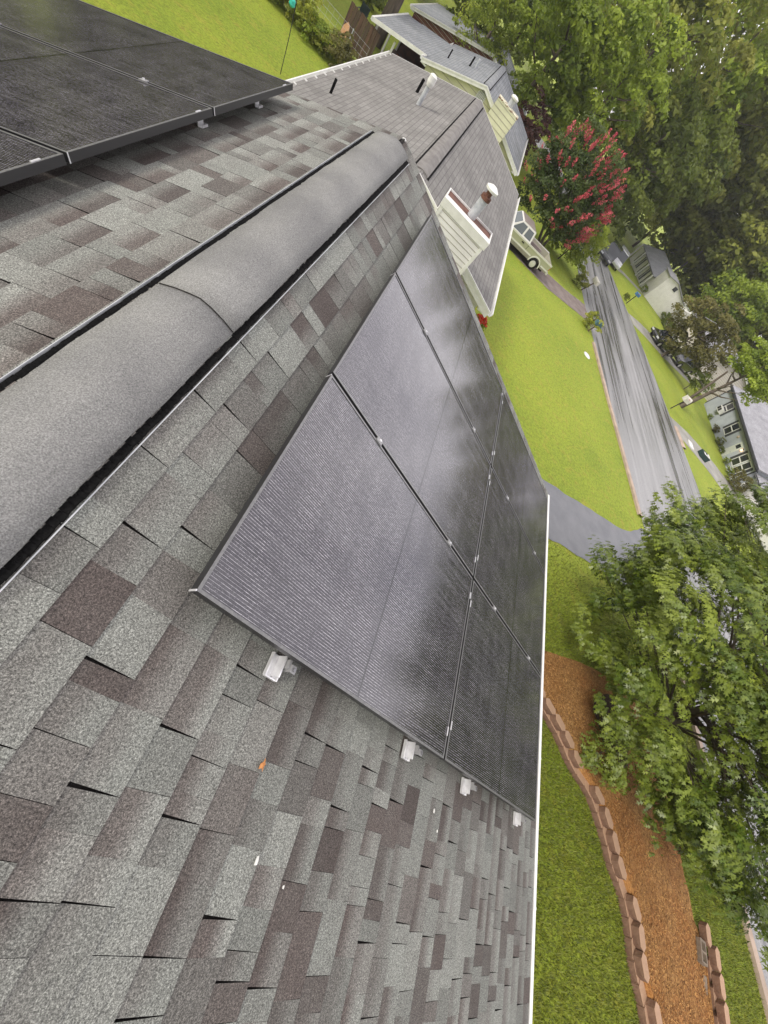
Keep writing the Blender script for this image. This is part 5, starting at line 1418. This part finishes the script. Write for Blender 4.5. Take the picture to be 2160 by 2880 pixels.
# ------------------------------------------------------------------ mailboxes and small street things
M['post_wood'] = noisy("weathered_post", (.20, .15, .11), (.12, .09, .065), 9, .85, .2, 4, stretch=(1, 1, .2))
M['post_dark'] = mat("dark_post", (.02, .02, .022), .6, .4)
M['mail_white'] = noisy("off_white_mailbox", (.70, .68, .58), (.60, .58, .50), 8, .5)
M['mail_blue'] = noisy("blue_mailbox", (.05, .16, .32), (.08, .21, .38), 8, .4)
M['mail_teal'] = noisy("teal_grey_mailbox", (.06, .14, .17), (.10, .19, .22), 8, .5)
def mailbox(label, base, post_m, box_m, ang, h=1.05, lean=(0, 0), L=.48, w=.19, hh=.22, face=None):
    v = thing("mailbox", label, "mailbox", base, None)
    b = Vector(base); top = b + Vector((lean[0], lean[1], h))
    mb = MB(); mb.tube([b - Vector((0, 0, .1)), top], .045, 6); mb.build("post", post_m, v)
    d = Vector((math.cos(ang), math.sin(ang), 0)); s_ = Vector((-d.y, d.x, 0)); up = Vector((0, 0, 1))
    prof = [(-w / 2, 0), (w / 2, 0), (w / 2, hh * .55)] + [(w / 2 * math.cos(a), hh * .55 + w / 2 * math.sin(a)) for a in [math.pi * k / 8 for k in range(1, 8)]] + [(-w / 2, hh * .55)]
    mb = MB()
    A_ = [top + s_ * a + up * z - d * L / 2 for a, z in prof]; B__ = [top + s_ * a + up * z + d * L / 2 for a, z in prof]
    n = len(prof)
    for i in range(n): mb.poly([A_[i], A_[(i + 1) % n], B__[(i + 1) % n], B__[i]])
    mb.poly(A_); mb.poly(list(reversed(B__)))
    mb.build("box", box_m, v)
    mb = MB(); mb.box(top + d * (L / 2 + .006) + up * hh * .5, .012, w * .9, hh * .85, 0, d, s_, up); mb.build("door", face or box_m, v)
    mb = MB(); mb.box(top + s_ * (w / 2 + .008) + up * hh * .75 + d * .05, .10, .010, .05, 0, d, s_, up); mb.build("flag", M['tail'], v)
    return v
mailbox("off white mailbox on a leaning wooden post at the near edge of the street", G(13.3, 35.4), M['post_wood'], M['mail_white'], R(-60), 1.0, (.16, -.35), .62, .30, .34)
mailbox("teal grey mailbox half buried in the leafy bush by the brown driveway", G(13.35, 28.5), M['post_wood'], M['mail_teal'], R(20), .62, (.05, -.05), .60, .24, .30, M['mail_white'])
mailbox("blue mailbox on a black post across the street", G(22.3, 48.2), M['post_dark'], M['mail_blue'], R(190), 1.05, (0, 0), .55, .26, .32)
mailbox("white mailbox on a dark post in front of the forked tree", G(24.5, 31.5), M['post_dark'], M['mail_white'], R(190), 1.0, (.05, .05), .62, .36, .46)
ub = thing("utility_box", "dark green utility box at the edge of the maple's leaves by the driveway", "utility box", G(11.9, 7.05))
M['box_green'] = noisy("dark_green_box", (.010, .035, .032), (.02, .05, .045), 12, .45)
mb = MB(); mb.bx(11.72, 12.08, 6.88, 7.22, g(12, 7) - .1, g(12, 7) + .78); mb.build("cabinet", M['box_green'], ub, bevel=.02)
mb = MB(); mb.bx(11.69, 12.11, 6.85, 7.25, g(12, 7) + .78, g(12, 7) + .86); mb.build("lid", M['box_green'], ub, bevel=.02)
mb = MB(); mb.bx(11.713, 11.722, 7.0, 7.08, g(12, 7) + .55, g(12, 7) + .66); mb.build("sticker", M['white_metal'], ub)
rb = thing("recycling_bin", "dark green open bin with white paper on the grey driveway", "bin", G(28.2, 28.9))
zb_ = g(28.2, 28.9)
mb = MB()
for q in ((27.75, 27.80, 28.6, 29.2), (28.6, 28.65, 28.6, 29.2), (27.80, 28.6, 28.6, 28.65), (27.80, 28.6, 29.15, 29.2)): mb.bx(*q, zb_ + .02, zb_ + .40)
mb.bx(27.78, 28.62, 28.62, 29.18, zb_ + .015, zb_ + .05); mb.build("tub", M['box_green'], rb)
mb = MB(); mb.bx(28.0, 28.2, 28.7, 29.1, zb_ + .05, zb_ + .38); mb.bx(28.45, 28.6, 28.66, 29.14, zb_ + .05, zb_ + .43); mb.build("paper", M['white_metal'], rb)
mb = MB(); mb.bx(26.0, 26.5, 28.1, 28.9, g(26.2, 28.5) + .02, g(26.2, 28.5) + .10)
tag(mb.build("white_board", M['white_metal'], bevel=.01), "white board lying at the edge of the grey driveway near the green bin", "board")
mb = MB(); mb.tube([G(12.73, 24.34, -.05), G(12.73, 24.34, .03), G(12.73, 24.34, .05)], [.27, .27, .22], 16)
tag(mb.build("water_meter_lid", M['alu']), "pale round meter lid set in the bright lawn by the kerb", "lid")
# utility pole with its wires
up_ = thing("utility_pole", "bare grey utility pole rising behind the white house", "pole", G(39.0, 83.7))
mb = MB(); mb.tube([G(39.0, 83.7, -.3), (39.0, 83.7, .6)], [.17, .11], 10); mb.build("shaft", noisy("grey_pole_wood", (.34, .31, .28), (.25, .23, .20), 4, .8, .2, 4, stretch=(1, 1, .1)), up_)
mb = MB()
for dx in (-.15, .15):
    P = [(39.0 + dx + (9.0 - 39) * s_ + 0, 83.7 + (110 - 83.7) * s_, .35 + .5 * s_ - 1.6 * math.sin(math.pi * s_) * .6) for s_ in [k / 14 for k in range(15)]]
    mb.tube(P, .025, 5)
mb.build("wire", M['post_dark'], up_)

# ------------------------------------------------------------------ things in the back yards
fp = thing("feeder_pole", "thin black pole with a teal feeder standing in the back lawn", "feeder pole", G(-6.45, 20.1))
M['teal'] = noisy("teal_plastic", (.03, .42, .34), (.05, .52, .43), 20, .4)
bx_, by_, bz_ = G(-6.45, 20.1)
mb = MB(); mb.tube([(bx_, by_, bz_ - .1), (bx_ - .10, by_, bz_ + 1.0), (bx_ - .22, by_, bz_ + 1.95), (bx_ - .29, by_, bz_ + 2.02), (bx_ - .33, by_, bz_ + 1.95)], .014, 6); mb.build("pole", M['post_dark'], fp)
mb = MB(); mb.tube([(bx_ - .33, by_, bz_ + 1.72), (bx_ - .33, by_, bz_ + 1.78), (bx_ - .33, by_, bz_ + 1.90), (bx_ - .33, by_, bz_ + 1.96)], [.05, .11, .10, .02], 12); mb.build("feeder", M['teal'], fp)
r = np.random.default_rng(61)
hx = [-13.0, -11.9, -10.9, -10.0, -9.2, -8.5, -7.8, -7.1, -6.4]
hl = ["mid", "olive", "dark", "mid", "olive", "yellow", "mid", "olive", "brown"]
for i, x in enumerate(hx):
    yy = 26.7 + .12 * math.sin(i * 2.1)
    s_ = .72 + .16 * math.sin(i * 1.7)
    tree("weed_clump", ["tall weed clump at the picture's top edge, by the wire fence", "olive weed clump second from the picture's top edge", "dark weed clump behind the teal feeder", "green weed clump just past the teal feeder", "olive weed clump in the middle of the overgrown strip", "yellow flowered weed clump in the overgrown strip", "green weed clump just before the cut logs", "olive weed clump beside the cut logs", "brown weed clump nearest the neighbour's gutter"][i],
         G(x, yy), G(x, yy, s_ * .62), .62, 1.15, s_ * .7, hl[i], 46, 60, .22, .055, 500 + i, .02, "weeds in the overgrown strip", cat="weeds", low=-.9)
fn = thing("wire_fence", "thin wire fence running along the overgrown strip in the back yard", "fence", G(-9.0, 28.9))
for x in (-13.4, -11.2, -9.0, -6.9):
    mb = MB(); mb.tube([G(x, 28.85, -.1), G(x, 28.85, 1.15)], .025, 6); mb.build("post", M['dull_metal'], fn)
mb = MB()
for k in range(5): mb.tube([G(-15.5, 28.85, .15 + .24 * k), G(-5.9, 28.85, .15 + .24 * k)], .006, 4)
for k in range(33): mb.tube([G(-15.5 + .3 * k, 28.85, .1), G(-15.5 + .3 * k, 28.85, 1.13)], .004, 3)
mb.build("wire_mesh", M['dull_metal'], fn)
M['cut_wood'] = noisy("fresh_tan_cut_wood", (.62, .38, .20), (.50, .28, .13), 10, .8, .2)
def log(label, base, tip, r_, group="cut logs piled by the wire fence"):
    v = thing("log", label, "log", base, group)
    b, t_ = Vector(base), Vector(tip); d = (t_ - b).normalized()
    mb = MB(); mb.tube([b, t_], r_, 12); mb.build("bark", M['bark'], v)
    mb = MB(); mb.tube([t_ + d * .002, t_ + d * .012], r_ * .93, 12); mb.tube([b - d * .012, b - d * .002], r_ * .93, 12); mb.build("cut_end", M['cut_wood'], v)
log("short cut log on end at the near end of the pile", G(-6.72, 27.55), G(-6.70, 27.55, .40), .20)
log("cut log with its tan end facing the roofs", G(-7.05, 28.1, .18), G(-6.75, 27.85, .20), .18)
log("cut log lying across the middle of the pile", G(-7.25, 28.6, .20), G(-6.95, 28.25, .25), .20)
log("thick cut log standing at the foot of the split slab", G(-7.20, 28.75), G(-7.18, 28.7, .48), .22)
sl = thing("split_slab", "tall split tan slab with a hole, leaning on the cut logs", "slab of wood", G(-7.45, 29.0))
mb = MB(); outer = [(-.30, .25), (-.34, .8), (-.28, 1.35), (-.08, 1.62), (.12, 1.50), (.30, 1.05), (.38, .55), (.22, .22)]; inner = [(-.02, .50), (-.06, .80), (.02, 1.12), (.06, 1.20), (.10, 1.10), (.18, .82), (.20, .58), (.10, .48)]
bz_ = g(-7.3, 28.9)
def sp3(a, z, k): return (-7.30 + a * .62, 28.9 + z * .22 + .10 * k, bz_ + z * .66)
for i in range(8):
    j = (i + 1) % 8
    for k in (0, 1): mb.poly([sp3(*outer[i], k), sp3(*outer[j], k), sp3(*inner[j], k), sp3(*inner[i], k)])
    mb.poly([sp3(*outer[i], 0), sp3(*outer[j], 0), sp3(*outer[j], 1), sp3(*outer[i], 1)]); mb.poly([sp3(*inner[i], 0), sp3(*inner[j], 0), sp3(*inner[j], 1), sp3(*inner[i], 1)])
mb.build("slab", M['cut_wood'], sl)
lc = thing("lawn_chair", "dark green chair standing alone on the neighbour's back lawn", "chair", G(-8.9, 37.3))
cx, cy, cz = G(-8.9, 37.3)
M['chair'] = mat("dark_green_chair", (.012, .028, .026), .5, .4)
for nm, q in (("seat", (-.28, .28, -.26, .26, .40, .44)), ("backrest", (-.28, .28, .24, .29, .44, .92)), ("leg", (-.28, -.23, -.26, -.21, 0, .40)), ("leg", (.23, .28, -.26, -.21, 0, .40)), ("leg", (-.28, -.23, .22, .27, 0, .40)), ("leg", (.23, .28, .22, .27, 0, .40)), ("armrest", (-.33, -.27, -.26, .27, .60, .63)), ("armrest", (.27, .33, -.26, .27, .60, .63))):
    mb = MB(); mb.bx(cx + q[0], cx + q[1], cy + q[2], cy + q[3], cz + q[4], cz + q[5]); mb.build(nm, M['chair'], lc)
bt = thing("tree", "bare grey trunk of a big tree beyond the plank fence", "tree", G(-7.6, 37.5))
mb = MB(); mb.tube([G(-7.6, 37.5, -.2), G(-7.6, 37.5), G(-7.5, 37.6, 2.5), G(-7.4, 37.8, 6.5), G(-7.2, 38, 11)], [.62, .45, .38, .30, .15], 14); mb.build("trunk", M['bark'], bt, smooth=True)
r = np.random.default_rng(71); pos, out, t1, t2 = crown_points((-7.5, 38.0, g(-7.5, 38) + 12.5), 4.5, 4.5, 3.6, 80, 100, 1.3, r)
np_mesh("crown", leaf_quads(pos, out, .2, r), 4, LM['mid'], np.stack([t1, t2], 1), bt)
for i, (x, y, s_) in enumerate(((-10.6, 44.5, .9), (-11.6, 47.5, 1.0))):
    tree("shrub", ["dark shrub on the far edge of the neighbour's back lawn, nearer the chair", "dark shrub farther along the edge of the neighbour's back lawn"][i], G(x, y), G(x, y, s_ * .7), s_, s_ * 1.6, s_ * .85, 'dark', 40, 70, .35, .09, 560 + i, .04, cat="shrub", low=-.9)

# ------------------------------------------------------------------ the damp air between here and the far trees
mb = MB(); mb.bx(-170, 240, -100, 260, -19, 40)
hz_ = mb.build("haze", mat("unused_haze_surface"))
hm = bpy.data.materials.new("haze_air"); hm.use_nodes = True
hm.node_tree.nodes.clear()
ho = hm.node_tree.nodes.new("ShaderNodeOutputMaterial"); hv = hm.node_tree.nodes.new("ShaderNodeVolumePrincipled")
hv.inputs["Color"].default_value = (.93, .95, .96, 1); hv.inputs["Density"].default_value = .0005
hm.node_tree.links.new(hv.outputs["Volume"], ho.inputs["Volume"])
hz_.data.materials.clear(); hz_.data.materials.append(hm)
tag(hz_, "thin damp haze in the air over the street and the far trees", "haze", kind='stuff')
